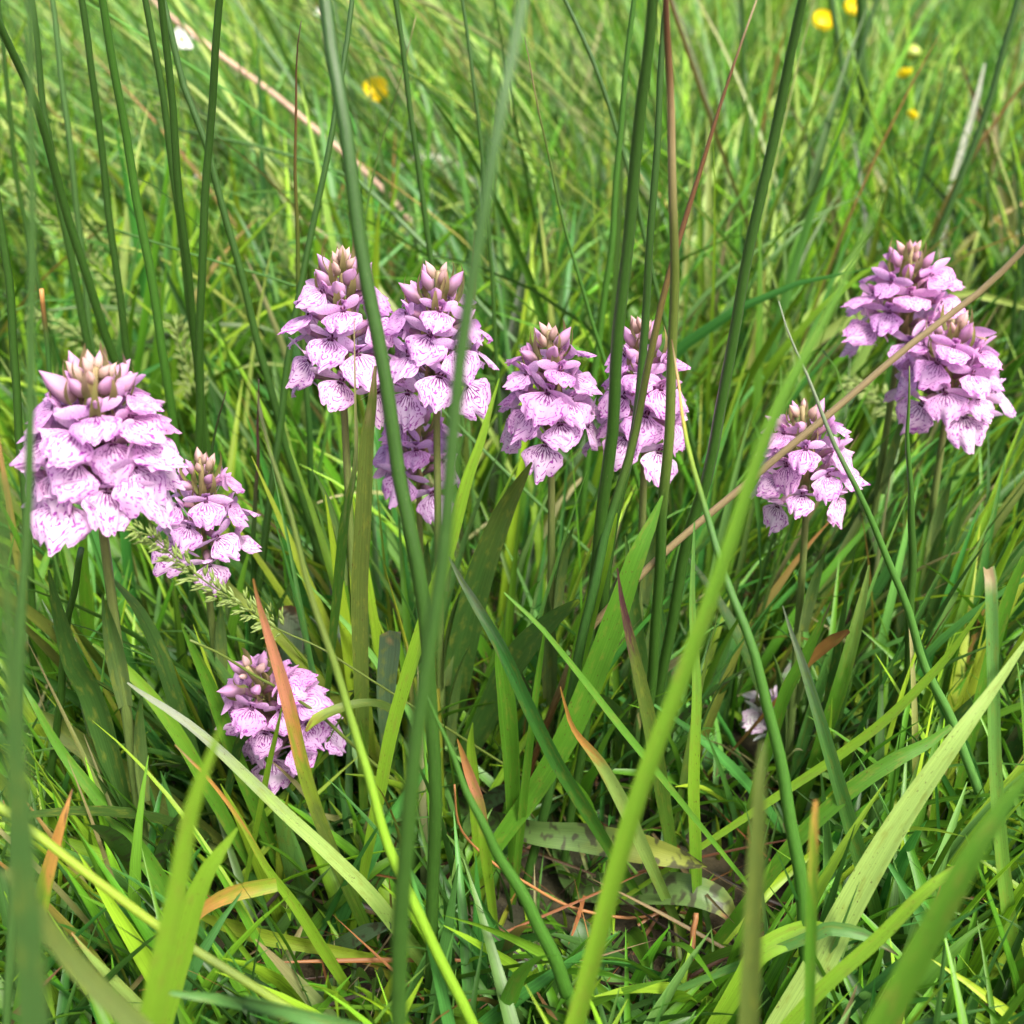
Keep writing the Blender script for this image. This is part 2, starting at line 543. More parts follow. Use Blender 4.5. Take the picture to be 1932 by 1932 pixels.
def lip_mesh(seed):
    r = random.Random(seed)
    nu, nv = 21, 13
    W, Ln = 0.0078 * r.uniform(0.92, 1.08), 0.0116 * r.uniform(0.92, 1.08)
    ph = [r.uniform(0, 6.28) for _ in range(4)]
    tooth = r.uniform(0.03, 0.13); skew = r.uniform(-0.08, 0.08); droop = r.uniform(0.6, 1.3); notch = r.uniform(0.05, 0.17); fr = r.uniform(0.45, 1.1); curl = r.uniform(0.10, 0.42)
    vs, fs, uu = [], [], []
    for j in range(nv):
        v = j / (nv - 1)
        for i in range(nu):
            u = -1 + 2 * i / (nu - 1)
            hw = 0.17 + 0.83 * math.sin(math.pi / 2 * min(1, v / 0.52)) ** 1.15
            if v > 0.52: hw *= 1 - 0.22 * ((v - 0.52) / 0.48) ** 2
            cren = 1 + v * 0.11 * fr * math.sin(13 * v + ph[0] + (2 if u > 0 else 0)) * abs(u) ** 3
            x = W * hw * u * cren + skew * v * W
            L = 1 - 0.30 * abs(u) ** 3.4 + tooth * math.exp(-(u / 0.20) ** 2) - notch * math.exp(-((abs(u) - 0.40) / 0.10) ** 2)
            L += fr * (0.045 * math.sin(12 * u + ph[1]) * v ** 3 + 0.035 * math.sin(23 * u + ph[2]) * v ** 3)
            s = v * L * Ln
            # the lip leaves the throat sloping outwards and bends down
            a0, a1 = 0.45, 0.45 + droop * 0.85
            ang = a0 + (a1 - a0) * v * 0.5
            y = s * math.cos(ang) - curl * W * (u * u) * v * 0.75
            z = -s * math.sin(ang) - curl * W * (u * u) * v * 0.25
            y += fr * 0.0008 * v * math.sin(6.5 * u + ph[3]) + fr * 0.0006 * v * v * math.sin(15 * u + ph[1])
            y -= 0.0007 * math.exp(-(u / 0.2) ** 2) * v * (1 - v) * 2
            vs.append((x, y, z)); uu.append((u, v, seed * 3.1))
    for j in range(nv - 1):
        for i in range(nu - 1):
            a = j * nu + i
            fs.append((a, a + nu, a + nu + 1, a + 1))
    return mesh_from('lip', vs, fs, uvw=uu, mat=MAT_LIP)

def sepal_mesh(sgn, seed):
    r = random.Random(seed)
    n = 9; vs, fs, uu, cc = [], [], [], []
    L = 0.0108 * r.uniform(0.85, 1.15); W = 0.0021 * r.uniform(0.9, 1.15)
    up = r.uniform(0.1, 0.95); back = r.uniform(-0.2, 0.5)
    for j in range(n):
        t = j / (n - 1)
        w = W * (0.45 + 0.55 * math.sin(min(1, t * 1.9) * math.pi / 2)) * (1 - t ** 4 * 0.9)
        c = Vector((sgn * L * t * math.cos(up * t), 0.0008 - back * L * t * t, 0.0012 + L * math.sin(up) * t * 0.75 - 0.0012 * t * t))
        tw = 0.7 - 0.5 * t
        s = Vector((-0.25 * sgn, math.sin(tw), math.cos(tw)))
        for k, a in enumerate((-1, -0.5, 0, 0.5, 1)):
            vs.append(c + s * a * w + Vector((0, -0.25 * w * (a * a - 0.3), 0)))
            uu.append((a, t * 1.4, seed)); cc.append(tuple(x + (y - x) * (t * 0.5) for x, y in zip(LILAC, PALEL)))
    for j in range(n - 1):
        for k in range(4):
            a = j * 5 + k; fs.append((a, a + 1, a + 6, a + 5))
    return mesh_from('sepal', vs, fs, cc, uu, MAT_PETAL)

def hood_mesh(seed):
    """hood of three overlapping petals, with the ovary behind it"""
    r = random.Random(seed)
    vs, fs, cc, uu = [], [], [], []
    def petal(yaw, L, W, lean, x0):
        b = len(vs); nj = 8
        for j in range(nj):
            t = j / (nj - 1)
            w = W * math.sin(math.pi * (0.18 + 0.80 * t)) ** 0.8
            # arch: rises, then closes forward over the throat
            a = lean + 1.25 * t
            y = -0.0018 + L * (t * 0.30 + 0.55 * t * t * math.sin(a))
            z = 0.0002 + L * (t * 0.95 - 0.30 * t * t)
            for k, s in enumerate((-1, -0.5, 0, 0.5, 1)):
                p = Vector((x0 * t + s * w, y + 0.55 * w * s * s * 1.6, z - 0.15 * w * s * s))
                p.rotate(Matrix.Rotation(yaw, 3, 'Z'))
                vs.append(p); uu.append((s, t, seed + yaw)); cc.append(tuple(x + (y2 - x) * (1 - t) * 0.35 for x, y2 in zip(LILAC, PINK)))
        for j in range(nj - 1):
            for k in range(4):
                q = b + j * 5 + k; fs.append((q, q + 1, q + 6, q + 5))
    petal(0.0, 0.0066 * r.uniform(.9, 1.1), 0.0019, 0.15, 0)
    petal(0.55, 0.0060 * r.uniform(.9, 1.1), 0.0017, 0.30, 0.0004)
    petal(-0.55, 0.0060 * r.uniform(.9, 1.1), 0.0017, 0.30, -0.0004)
    # ovary and spur
    b = len(vs); nj, sd = 7, 7
    for j in range(nj):
        t = j / (nj - 1)
        c = Vector((0, -0.0008 - 0.0098 * t, 0.0004 - 0.0030 * t + 0.001 * math.sin(3 * t)))
        rad = 0.0010 + 0.0006 * math.sin(math.pi * t)
        for k in range(sd):
            a = 2 * math.pi * k / sd
            vs.append(c + Vector((math.cos(a) * rad, 0, math.sin(a) * rad)))
            uu.append((math.cos(a), t, seed)); cc.append(tuple(x + (y2 - x) * t for x, y2 in zip((0.42, 0.24, 0.32), (0.20, 0.20, 0.07))))
    for j in range(nj - 1):
        for k in range(sd):
            q = b + j * sd + k; q2 = b + j * sd + (k + 1) % sd
            fs.append((q, q + sd, q2 + sd, q2))
    b = len(vs); nj, sd = 6, 6
    for j in range(nj):
        t = j / (nj - 1)
        c = Vector((0, -0.0010 - 0.0048 * t, -0.0008 - 0.0048 * t)); rad = 0.0009 * (1 - 0.45 * t)
        for k in range(sd):
            a = 2 * math.pi * k / sd
            vs.append(c + Vector((math.cos(a) * rad, math.sin(a) * rad * 0.7, math.sin(a) * rad * 0.7)))
            uu.append((math.cos(a), t, seed)); cc.append(PALEL)
    for j in range(nj - 1):
        for k in range(sd):
            q = b + j * sd + k; q2 = b + j * sd + (k + 1) % sd
            fs.append((q, q + sd, q2 + sd, q2))
    return mesh_from('flower', vs, fs, cc, uu, MAT_PETAL)

def blob(vs, fs, cc, uu, c, rad, axis_len, col0, col1, rings=6, sd=7, rot=None, point=1.0):
    b = len(vs)
    for j in range(rings + 1):
        t = j / rings
        rr = math.sin(math.pi * min(0.985, max(0.015, t))) ** 0.75 * (1 - (point - 1) * 0.35 * t)
        for k in range(sd):
            a = 2 * math.pi * k / sd
            p = Vector((rad * rr * math.cos(a), rad * rr * math.sin(a), axis_len * t))
            if rot: p.rotate(rot)
            vs.append(Vector(c) + p); uu.append((math.cos(a), t, b)); cc.append(tuple(x + (y - x) * t for x, y in zip(col0, col1)))
    for j in range(rings):
        for k in range(sd):
            q = b + j * sd + k; q2 = b + j * sd + (k + 1) % sd
            fs.append((q, q2, q2 + sd, q + sd))

def column_mesh():
    vs, fs, cc, uu = [], [], [], []
    D = (0.10, 0.008, 0.06); Pk = (0.55, 0.22, 0.42)
    blob(vs, fs, cc, uu, (0, 0.0004, 0.0002), 0.0008, 0.0024, Pk, Pk, 5, 7)
    for sx in (-1, 1):
        blob(vs, fs, cc, uu, (sx * 0.0006, 0.0010, 0.0006), 0.00035, 0.0017, D, D, 4, 5)
    for sx in (-1.6, -0.6, 0.6, 1.6):
        blob(vs, fs, cc, uu, (sx * 0.0005, 0.0011, -0.0007), 0.00026, 0.0010, D, D, 4, 5)
    return mesh_from('column', vs, fs, cc, uu, MAT_BUD)

def bud_mesh(seed, c0, c1, L=0.0075, W=0.0019):
    vs, fs, cc, uu = [], [], [], []
    r = random.Random(seed)
    n, sd = 9, 10
    for j in range(n + 1):
        t = j / n
        rr = (0.35 + 0.65 * math.sin(math.pi * min(1, t * 0.8 + 0.12)) ** 0.9) * (1 - t ** 3.2)
        for k in range(sd):
            a = 2 * math.pi * k / sd
            ridge = 1 + 0.17 * math.cos(3 * a + seed) * math.sin(math.pi * t)
            y = 0.0012 * t * t
            vs.append((W * rr * ridge * math.cos(a), W * rr * ridge * math.sin(a) + y, L * t))
            uu.append((math.cos(a), t, seed)); cc.append(tuple(x + (z - x) * min(1, t * 1.6) for x, z in zip(c0, c1)))
    for j in range(n):
        for k in range(sd):
            q = j * sd + k; q2 = j * sd + (k + 1) % sd
            fs.append((q, q2, q2 + sd, q + sd))
    return mesh_from('bud', vs, fs, cc, uu, MAT_BUD)

def bract_mesh(seed):
    r = random.Random(seed)
    vs, fs, cc, uu = [], [], [], []
    n = 8; L = 0.0125 * r.uniform(0.85, 1.15); W = 0.0016
    c0, c1 = (0.20, 0.24, 0.06), r.choice([(0.40, 0.31, 0.14), (0.32, 0.30, 0.09), (0.38, 0.25, 0.18)])
    for j in range(n):
        t = j / (n - 1)
        w = W * (0.7 + 0.3 * math.sin(math.pi * t)) * (1 - t ** 1.8 * 0.97)
        a = 0.95 - 0.75 * t
        c = Vector((0, L * t * math.sin(a) * 0.85, L * t * math.cos(a * 0.8)))
        for s in (-1, 0, 1):
            vs.append(c + Vector((s * w, -0.4 * w * (1 - abs(s)), 0))); uu.append((s, t, seed))
            cc.append(tuple(x + (y - x) * t for x, y in zip(c0, c1)))
    for j in range(n - 1):
        for k in range(2):
            q = j * 3 + k; fs.append((q, q + 1, q + 4, q + 3))
    return mesh_from('bract', vs, fs, cc, uu, MAT_BUD)

LIPS = [lip_mesh(i) for i in range(16)]
SEPALS = {s: [sepal_mesh(s, i) for i in range(5)] for s in (-1, 1)}
HOODS = [hood_mesh(i) for i in range(4)]
COLUMN = column_mesh()
BUDS = [bud_mesh(i, (0.40, 0.32, 0.22), (0.72, 0.44, 0.64), 0.0078, 0.0019) for i in range(4)]
TIPBUDS = [bud_mesh(10 + i, (0.38, 0.34, 0.16), (0.74, 0.54, 0.46), 0.0064, 0.0016) for i in range(3)]
BRACTS = [bract_mesh(i) for i in range(5)]

HEADS = []      # (px0, px1, py0, py1, y) of the flower heads, kept clear of filler grass

def place(o, loc, xax, yax, zax, scale):
    m = Matrix((xax, yax, zax)).transposed().to_4x4()
    o.matrix_local = Matrix.Translation(loc) @ m @ Matrix.Diagonal((scale, scale, scale, 1))

def orchid(label, top, bot, y_top, y_bot, width, n_open, n_bud, phi, tint=(1, 1, 1), leafs=3, root_dx=0.0, root_dy=0.0, fs=1.0, lip_drop=36,
           crown=True, leaf_len=0.10):
    """top/bot: picture points of the head's tip and of its lowest lip; width: head width in picture px"""
    Pt, Pb = at(*top, y_top), at(*bot, y_bot)
    k = px_size((Pt + Pb) / 2)
    head = (Pt - Pb)
    up0 = head.normalized()
    Pb = Pb + up0 * min(0.0125 * fs, head.length * 0.33)     # lips hang below the lowest throat
    Hh = (Pt - Pb).length
    HEADS.append((min(top[0], bot[0]) - width / 2, max(top[0], bot[0]) + width / 2, top[1] - 10, bot[1] + 5, min(y_top, y_bot)))
    root = Vector((Pb.x + root_dx - up0.x * Pb.z * 0.35, Pb.y + root_dy - up0.y * Pb.z * 0.2, 0))
    ob = empty('orchid', root)
    tag(ob, label, 'orchid', 'spotted orchids in flower among the rushes')
    # stem
    low = Vector((root.x, root.y, -0.006))
    path = [low, low.lerp(Pb, 0.5) + Vector((0, 0, 0.006)), Pb, Pb.lerp(Pt, 0.9)]
    q = spline([p - root for p in path], 22)
    cols = [lerp_stops([(0, (0.12, 0.20, 0.05)), (0.6, (0.12, 0.17, 0.04)), (1, (0.28, 0.22, 0.10))], i / 21) for i in range(22)]
    link('stem', tube_mesh('stem', q, [0.0019 * fs ** 0.5 * (1 - 0.55 * i / 21) for i in range(22)], cols, MAT_RUSH), ob)
    rr = random.Random(phi * 77)
    R0 = max(0.004, width * k / 2 - 0.0058 * fs)
    zu = Vector((0, 0, 1))
    span = 0.72 if crown else 0.95
    for i in range(n_open):
        s = (i + 0.2) / n_open
        h = span * s ** 1.0
        ax = Pb.lerp(Pt, h)
        az = phi + i * 2.39996 + rr.uniform(-0.15, 0.15)
        side0 = up0.cross(Vector((0, -1, 0))).normalized()
        fwd0 = side0.cross(up0).normalized()
        out = (side0 * math.cos(az) + fwd0 * math.sin(az)).normalized()
        upv = (up0 * 0.6 + zu * 0.4).normalized()
        out = (out - upv * out.dot(upv)).normalized()
        tilt = -0.15 + 0.62 * s + rr.uniform(-0.12, 0.12)
        o2 = (out * math.cos(tilt) + upv * math.sin(tilt)).normalized()
        z2 = (upv * math.cos(tilt) - out * math.sin(tilt)).normalized()
        x2 = o2.cross(z2).normalized()
        rollq = Matrix.Rotation(rr.uniform(-0.38, 0.38), 3, o2)
        x2, z2 = rollq @ x2, rollq @ z2
        rad = R0 * (1.0 - 0.42 * s ** 1.4) * rr.uniform(0.92, 1.05)
        sc = fs * (0.95 - 0.25 * s) * rr.uniform(0.93, 1.07)
        loc = ax + out * rad - root
        f = link('flower', rr.choice(HOODS), ob)
        place(f, loc, x2, o2, z2, sc)
        pale = 1 - s
        tn = tuple(t * (c0 + (c1 - c0) * s) * rr.uniform(0.96, 1.04) for t, c0, c1 in zip(tint, (1.08, 1.16, 1.08), (1.0, 0.84, 0.98)))
        f.color = (*tn, 1)
        lp = link('lip', rr.choice(LIPS), f); lp.color = (*tn, 1)
        lp.rotation_euler = (rr.uniform(-0.35, 0.3), rr.uniform(-0.15, 0.15), rr.uniform(-0.2, 0.2)); ls = rr.uniform(0.85, 1.1); lp.scale = (ls * rr.uniform(0.9, 1.08), ls, ls)
        for sg in (-1, 1):
            sp = link('sepal', rr.choice(SEPALS[sg]), f); sp.color = (*tn, 1)
            sp.rotation_euler = (rr.uniform(-0.3, 0.3), rr.uniform(-0.25, 0.25), rr.uniform(-0.2, 0.2))
        c = link('column', COLUMN, f)
        # the bract under the flower
        b = link('bract', rr.choice(BRACTS), ob)
        place(b, ax + out * 0.0012 - up0 * 0.003 - root, x2, out, up0, 0.9 * fs)
    for i in range(n_bud):
        s = (i + 0.5) / n_bud
        h = span * 0.97 + (0.93 - span * 0.97) * s
        ax = Pb.lerp(Pt, h)
        az = phi + 1 + i * 2.39996
        side0 = up0.cross(Vector((0, -1, 0))).normalized(); fwd0 = side0.cross(up0).normalized()
        out = (side0 * math.cos(az) + fwd0 * math.sin(az)).normalized()
        sp = 0.62 - 0.5 * s + rr.uniform(-0.2, 0.2); az += rr.uniform(-0.3, 0.3)
        zax = (up0 * math.cos(sp) + out * math.sin(sp)).normalized()
        xax = out.cross(zax).normalized(); yax = zax.cross(xax)
        tip = s > 0.55
        b = link('bud', rr.choice(TIPBUDS if tip else BUDS), ob)
        sc = fs * (1.05 - 0.35 * s) * rr.uniform(0.8, 1.2)
        place(b, ax + out * R0 * 0.42 * (1 - 0.85 * s) - root - up0 * 0.002, xax, yax, zax, sc)
        b.color = (*tint, 1)
        br = link('bract', rr.choice(BRACTS), ob)
        place(br, ax + out * (R0 * 0.5 * (1 - 0.8 * s) + 0.0012) - up0 * 0.0050 - root, xax, out, up0, rr.uniform(0.7, 0.95) * fs * (1 - 0.25 * s))
    # sheathing leaves up the stem
    for t0 in ((0.15, 0.42, 0.64) if leafs > 1 else ()):
        az = -math.pi / 2 + rr.uniform(-1.3, 1.3); d = Vector((math.cos(az), math.sin(az), 0)); L = (0.026 + 0.04 * (1 - t0)) * rr.uniform(0.8, 1.1) * min(1, Pb.z / 0.14)
        n = 12; pts, wd, sd, cl = [], [], [], []
        p = (q[int(t0 * 16)] + d * 0.0018).copy()
        for j in range(n):
            t = j / (n - 1); a = 0.06 + 0.35 * t * t
            if j: p = p + (d * math.sin(a) + zu * math.cos(a)) * L / (n - 1)
            pts.append(p.copy()); wd.append(0.0068 * (1 - 0.3 * t0) * (0.7 + 0.3 * math.sin(math.pi * t)) * (1 - t ** 3 * 0.93))
            sd.append(Vector((-d.y, d.x, 0))); cl.append(lerp_stops([(0, (0.11, 0.17, 0.05)), (1, P['leaf'])], t))
        link('leaf', ribbon_mesh('leaf', pts, wd, sd, cl, MAT_LEAF, 5, -0.9), ob)
    # strap leaves from the base of the stem
    for i in range(leafs):
        az = rr.uniform(0, 6.28); L = leaf_len * rr.uniform(0.7, 1.1)
        lean = rr.uniform(0.15, 0.55)
        d = Vector((math.cos(az), math.sin(az), 0))
        n = 14; pts, wd, sd, cl = [], [], [], []
        p = Vector((0, 0, -0.004)) + d * 0.001
        for j in range(n):
            t = j / (n - 1)
            a = lean * 0.3 + lean * t * 1.6
            if j: p = p + (d * math.sin(a) + zu * math.cos(a)) * L / (n - 1)
            pts.append(p.copy()); wd.append(0.0075 * rr.uniform(0.97, 1.03) * (0.45 + 0.55 * math.sin(math.pi * min(0.5, t + 0.1))) * (1 - t ** 4 * 0.9))
            sd.append(Vector((-d.y, d.x, 0))); cl.append(lerp_stops([(0, (0.10, 0.16, 0.05)), (0.3, P['leaf']), (1, P['leaf'])], t))
        link('leaf', ribbon_mesh('leaf', pts, wd, sd, cl, MAT_LEAF if i % 2 else MAT_SPOT, 5, 0.5), ob)
    return ob

O1 = orchid('large pale lilac orchid with the widest head, beside a small orchid and seed head', (178, 668), (186, 985), 0.255, 0.262, 305, 29, 15, 1.75, (1.03, 1.02, 1.02), fs=1.12)
O2 = orchid('small orchid tucked against the largest orchid, above the green seed head', (378, 845), (388, 1085), 0.300, 0.305, 190, 16, 8, 1.3, (1, 0.97, 1), fs=0.86)
O3 = orchid('orchid with a tall pinkish bud tip, partly behind the thick dark green rush', (645, 455), (648, 790), 0.318, 0.320, 232, 20, 14, 0.6, (1.0, 1.0, 1.02), fs=0.98)
O4 = orchid('orchid with bold purple loops on its lips between two thick foreground rushes', (828, 487), (822, 790), 0.315, 0.318, 232, 20, 10, 2.1, (0.98, 0.94, 1.0), fs=0.98)
O5 = orchid('short dark-marked orchid hidden low beneath two taller orchids', (790, 772), (790, 962), 0.338, 0.340, 178, 13, 5, 1.1, (0.9, 0.8, 0.94), fs=0.9, crown=False)
O6 = orchid('orchid with a white veined lowest lip, growing above a broad dark leaf', (1035, 602), (1042, 876), 0.318, 0.320, 205, 21, 9, 1.9, (1, 0.96, 1), fs=0.95)
O7 = orchid('orchid standing behind a row of four upright rush stems', (1213, 585), (1217, 892), 0.322, 0.324, 200, 20, 9, 1.2, (1, 0.95, 1), fs=0.95)
O8 = orchid('low orchid crossed by the tan dead rush and a thin green blade', (1512, 748), (1525, 978), 0.322, 0.326, 215, 22, 7, 2.4, (1.02, 0.98, 1.0), fs=0.86)
O9 = orchid('pink orchid rising behind the orchid that carries an insect', (1722, 445), (1690, 700), 0.398, 0.402, 222, 22, 9, 0.9, (1.02, 0.92, 1.0), fs=1.04)
O10 = orchid('pink orchid with a small brown insect resting on its upper petals', (1800, 585), (1784, 812), 0.372, 0.376, 225, 22, 8, 1.6, (1.02, 0.93, 1.0), fs=1.02)
O11 = orchid('low leaning orchid with heavy purple veining behind an orange-tipped blade', (455, 1245), (562, 1395), 0.262, 0.296, 222, 24, 7, 1.75, (0.98, 0.92, 1.0), fs=0.95, leafs=2)
O12 = orchid('tiny pale whitish orchid nearly buried in the grass', (1445, 1300), (1445, 1412), 0.338, 0.340, 95, 6, 2, 1.4, (1.2, 1.7, 1.25), leafs=1, fs=0.8, crown=False, leaf_len=0.05)

# leaves of the middle orchids that show in the grass
def oleaf(ob, trace, ys, wid, spec, mat, **kw):
    return blade(trace, ys, wid, spec, None, name='leaf', mat=mat, parent=ob, nx=5, fold=kw.pop('fold', 0.45), **kw)
def rp(ob): return ob.location + Vector((0, 0, 0.002))
SPOTG = (0.13, 0.22, 0.06)
P['spotg'] = SPOTG; P['spoty'] = (0.25, 0.29, 0.05); P['bluish'] = (0.10, 0.16, 0.09)
oleaf(O4, [(1334, 1636), (1290, 1622), (1210, 1600), (1102, 1580), (985, 1565)], (0.252, 0.262, 0.28), (4, 34, 56, 54, 40),
      [(1.0, 'dbrown'), (0.96, 'spoty'), (0.8, 'spoty'), (0.65, 'spotg'), (0, 'leaf')], MAT_SPOT, rootpt=rp(O4), roll=0.2)
oleaf(O6, [(1388, 1742), (1354, 1700), (1282, 1678), (1156, 1680), (1075, 1660)], (0.250, 0.258, 0.28), (14, 52, 60, 50, 36),
      [(1.0, 'salmon'), (0.98, 'spoty'), (0.9, 'spotg'), (0, 'leaf')], MAT_SPOT, rootpt=rp(O6), roll=-0.2)
oleaf(O4, [(1012, 1479), (985, 1486), (945, 1497), (900, 1518)], (0.285, 0.305), (30, 32, 32, 28), [(1, 'tan'), (0.96, 'bluish'), (0, 'leaf')], MAT_SPOT, rootpt=rp(O4), blunt=True, roll=0.3)
oleaf(O5, [(1003, 872), (980, 910), (946, 974), (902, 1093), (872, 1215), (850, 1330)], (0.290, 0.325), (4, 22, 40, 52, 56, 50), [(1, 'olive'), (0.6, 'leaf'), (0, 'leaf')], MAT_LEAF, rootpt=rp(O5), roll=0.3)
oleaf(O4, [(1093, 1134), (1075, 1146), (1041, 1172), (997, 1215), (955, 1275), (915, 1360)], (0.275, 0.31), (8, 20, 34, 48, 52, 44), [(1, 'yellow'), (0.97, 'leaf'), (0, 'leaf')], MAT_LEAF, rootpt=rp(O4), roll=-0.3)
oleaf(O11, [(578, 1380), (598, 1357), (640, 1337), (690, 1326), (730, 1335), (745, 1370)], (0.262, 0.29), (6, 20, 18, 14, 16, 18), [(1, 'brown'), (0.95, 'yellow'), (0.88, 'olive'), (0.5, 'leaf'), (0, 'leaf')], MAT_LEAF, rootpt=at(720, 1560, 0.305), roll=0.5)
oleaf(O1, [(92, 1075), (110, 1150), (140, 1250), (190, 1360)], (0.265, 0.275), (4, 22, 38, 44), [(1, 'leaf'), (0, 'leaf')], MAT_LEAF, rootpt=rp(O1))
oleaf(O7, [(1180, 1010), (1190, 1100), (1205, 1250), (1215, 1380)], (0.312, 0.322), (3, 20, 34, 34), [(1, 'leaf'), (0, 'leaf')], MAT_LEAF, rootpt=rp(O7))
blade([(738, 1745), (695, 1757), (640, 1787), (590, 1822)], (0.235, 0.248), (12, 30, 32, 26), [(1, 'bluish'), (0, 'leaf')], 'bluish spotted strap leaf arching low beside orange-edged grass blades', name='young_orchid', cat='orchid plant', mat=MAT_SPOT, nx=5, roll=0.1)
blade([(550, 1144), (548, 1180), (546, 1240), (550, 1320)], (0.318, 0.322), (46, 48, 44, 36), [(1, 'brown'), (0.96, 'grey'), (0.8, 'bluish'), (0, 'leaf')], 'torn grey-green strap leaf with a ragged brown end behind the low leaning orchid', name='young_orchid', cat='orchid plant', mat=MAT_SPOT, nx=5, blunt=True, roll=0.2)
blade([(736, 1190), (734, 1230), (728, 1300), (730, 1380)], (0.29, 0.30), (40, 40, 36, 30), [(1, 'tan'), (0.97, 'bluish'), (0, 'leaf')], 'upright strap leaf cut off square with a tan edge, beside the two thick rush stems', name='young_orchid', cat='orchid plant', mat=MAT_LEAF, nx=5, blunt=True, roll=0.2)

# ------------------------------------------------------------------ rushes, traced one by one
G_R = 'tall rush stems standing among the orchids'
def rr_(*a, **k):
    k.setdefault('group', G_R); return rush(*a, **k)
rr_([(62, 0), (58, 330), (57, 650), (50, 1000), (40, 1250)], 0.17, 0.17, 19, 'rushg', 'thick soft-edged greyish rush stem rising beside the largest orchid, out of focus', ext=0.05, wtop=13)
rr_([(70, 105), (82, 210), (104, 320), (165, 655), (200, 850)], 0.42, 0.42, 15, [(1, 'rush'), (0, 'rush')], 'dark rush stem crossing behind the greyish one above the largest orchid', ext=0.03, wtop=11)
rr_([(0, 50), (60, 180), (110, 350), (190, 600), (250, 770)], 0.36, 0.40, 17, 'rush', 'strongly leaning and bending dark rush above the largest orchid', ext=0.05, wtop=13)
rr_([(102, 40), (120, 180), (142, 350), (172, 657), (190, 820)], 0.44, 0.43, 12, 'rushg', 'slim grey-green rush between two darker leaning rushes', ext=0.05, wtop=9)
rr_([(152, 0), (175, 150), (197, 320), (238, 657), (262, 850)], 0.40, 0.41, 14, 'rush', 'dark straight rush next to a slim grey-green rush', ext=0.06, wtop=11)
rr_([(192, 0), (222, 160), (252, 330), (305, 657), (332, 840)], 0.36, 0.38, 17, 'rushl', 'mid-green rush with a small yellow sheath tip beside it', ext=0.06, wtop=13)
rr_([(275, 0), (302, 160), (327, 330), (350, 500), (372, 690)], 0.39, 0.40, 14, 'rush', 'more slanted dark rush of a close crossing trio', ext=0.06, wtop=11)
rr_([(302, 0), (320, 150), (337, 330), (354, 500), (366, 640)], 0.36, 0.38, 16, 'rush', 'upright dark rush of a close crossing trio', ext=0.06, wtop=12)
rr_([(325, 70), (352, 170), (386, 262), (425, 410), (490, 660), (530, 800)], 0.40, 0.39, 15, 'rush', 'dark rush leaning across behind the straight rush with pale edge', ext=0.04, wtop=11)
rr_([(413, 0), (402, 140), (394, 270), (382, 520), (376, 700), (374, 850)], 0.35, 0.37, 16, 'rush', 'straight dark rush with a pale edge, crossing in front of a leaning one', ext=0.06, wtop=13)
rr_([(567, 40), (558, 120), (557, 260), (562, 430), (566, 600), (582, 790), (588, 900)], 0.37, 0.39, 13, [(1, 'dbrown'), (0.9, 'brown'), (0.75, 'rusho'), (0.5, 'dark'), (0, 'rush')], 'short rush with a dry brown pointed tip above the bud-tipped orchid')
rr_([(662, 0), (646, 130), (622, 270), (592, 430), (556, 600), (530, 780), (515, 900)], 0.40, 0.37, 15, 'rush', 'slender slanting rush behind the thick dark rush', ext=0.05, wtop=7)
rr_([(618, 0), (632, 120), (647, 230), (672, 430), (715, 657), (755, 890), (790, 1060), (812, 1300), (818, 1560), (815, 1800)], 0.262, 0.215, 25, 'rush', 'thick dark green rush crossing in front of the bud-tipped orchid', ext=0.07, wtop=24)
rr_([(785, 30), (760, 130), (712, 300), (688, 420), (670, 520)], 0.43, 0.42, 8, [(1, 'tan'), (0.93, 'rusho'), (0.7, 'rushl'), (0, 'rushl')], 'thin pale-tipped slanting rush above the bud-tipped orchid')
rr_([(745, 0), (764, 130), (782, 255), (812, 475), (830, 620)], 0.42, 0.42, 12, 'rush', 'slim dark rush rising behind the boldly looped orchid', ext=0.06, wtop=9)
rr_([(872, 0), (892, 130), (906, 260), (930, 560), (942, 760)], 0.44, 0.43, 9, 'rush', 'very thin dark rush beside the big blurred stem', ext=0.05, wtop=6)
rr_([(992, 10), (965, 150), (930, 310), (880, 590), (852, 830), (828, 1060), (800, 1300), (772, 1546), (752, 1932)], 0.165, 0.13, 36, [(1, 'rushg'), (0.7, 'rush'), (0.4, 'rush'), (0, 'rushl')], 'big out-of-focus rush stem running the full height past the boldly looped orchid', ext=0.03, wtop=18)
rr_([(988, 70), (1000, 130), (1017, 215), (1066, 425), (1112, 590), (1150, 720)], 0.39, 0.40, 11, [(1, 'dbrown'), (0.96, 'tan'), (0.9, 'rusho'), (0.75, 'rushl'), (0, 'rushl')], 'fine pointed rush with a brown tip between the white-lipped orchid and the rush row')
rr_([(1066, 0), (1092, 55), (1118, 115), (1158, 230), (1192, 340), (1215, 440)], 0.46, 0.45, 10, 'rush', 'thin dark rush slanting into the row of upright stems', ext=0.06, wtop=7)
rr_([(1229, 0), (1216, 160), (1200, 330), (1164, 657), (1150, 830), (1132, 1005), (1118, 1150)], 0.27, 0.295, 23, 'rush', 'thick dark rush at the end of the row in front of the screened orchid', ext=0.07, wtop=18)
rr_([(1253, 70), (1244, 230), (1231, 400), (1212, 640), (1200, 800), (1165, 960), (1150, 1060)], 0.31, 0.300, 18, 'rush', 'thin dark rush second in the row in front of the screened orchid', ext=0.05, wtop=8)
rr_([(1423, 0), (1408, 45), (1391, 100), (1341, 255), (1286, 450), (1246, 580), (1222, 690), (1195, 820), (1146, 1000), (1128, 1080)], 0.30, 0.288, 20, [(1, 'tan'), (0.94, 'brown'), (0.8, 'brown'), (0.65, 'rusho'), (0.5, 'dark'), (0, 'rush')], 'leaning rush with a long dry brown top crossing the upright row', wtop=3)
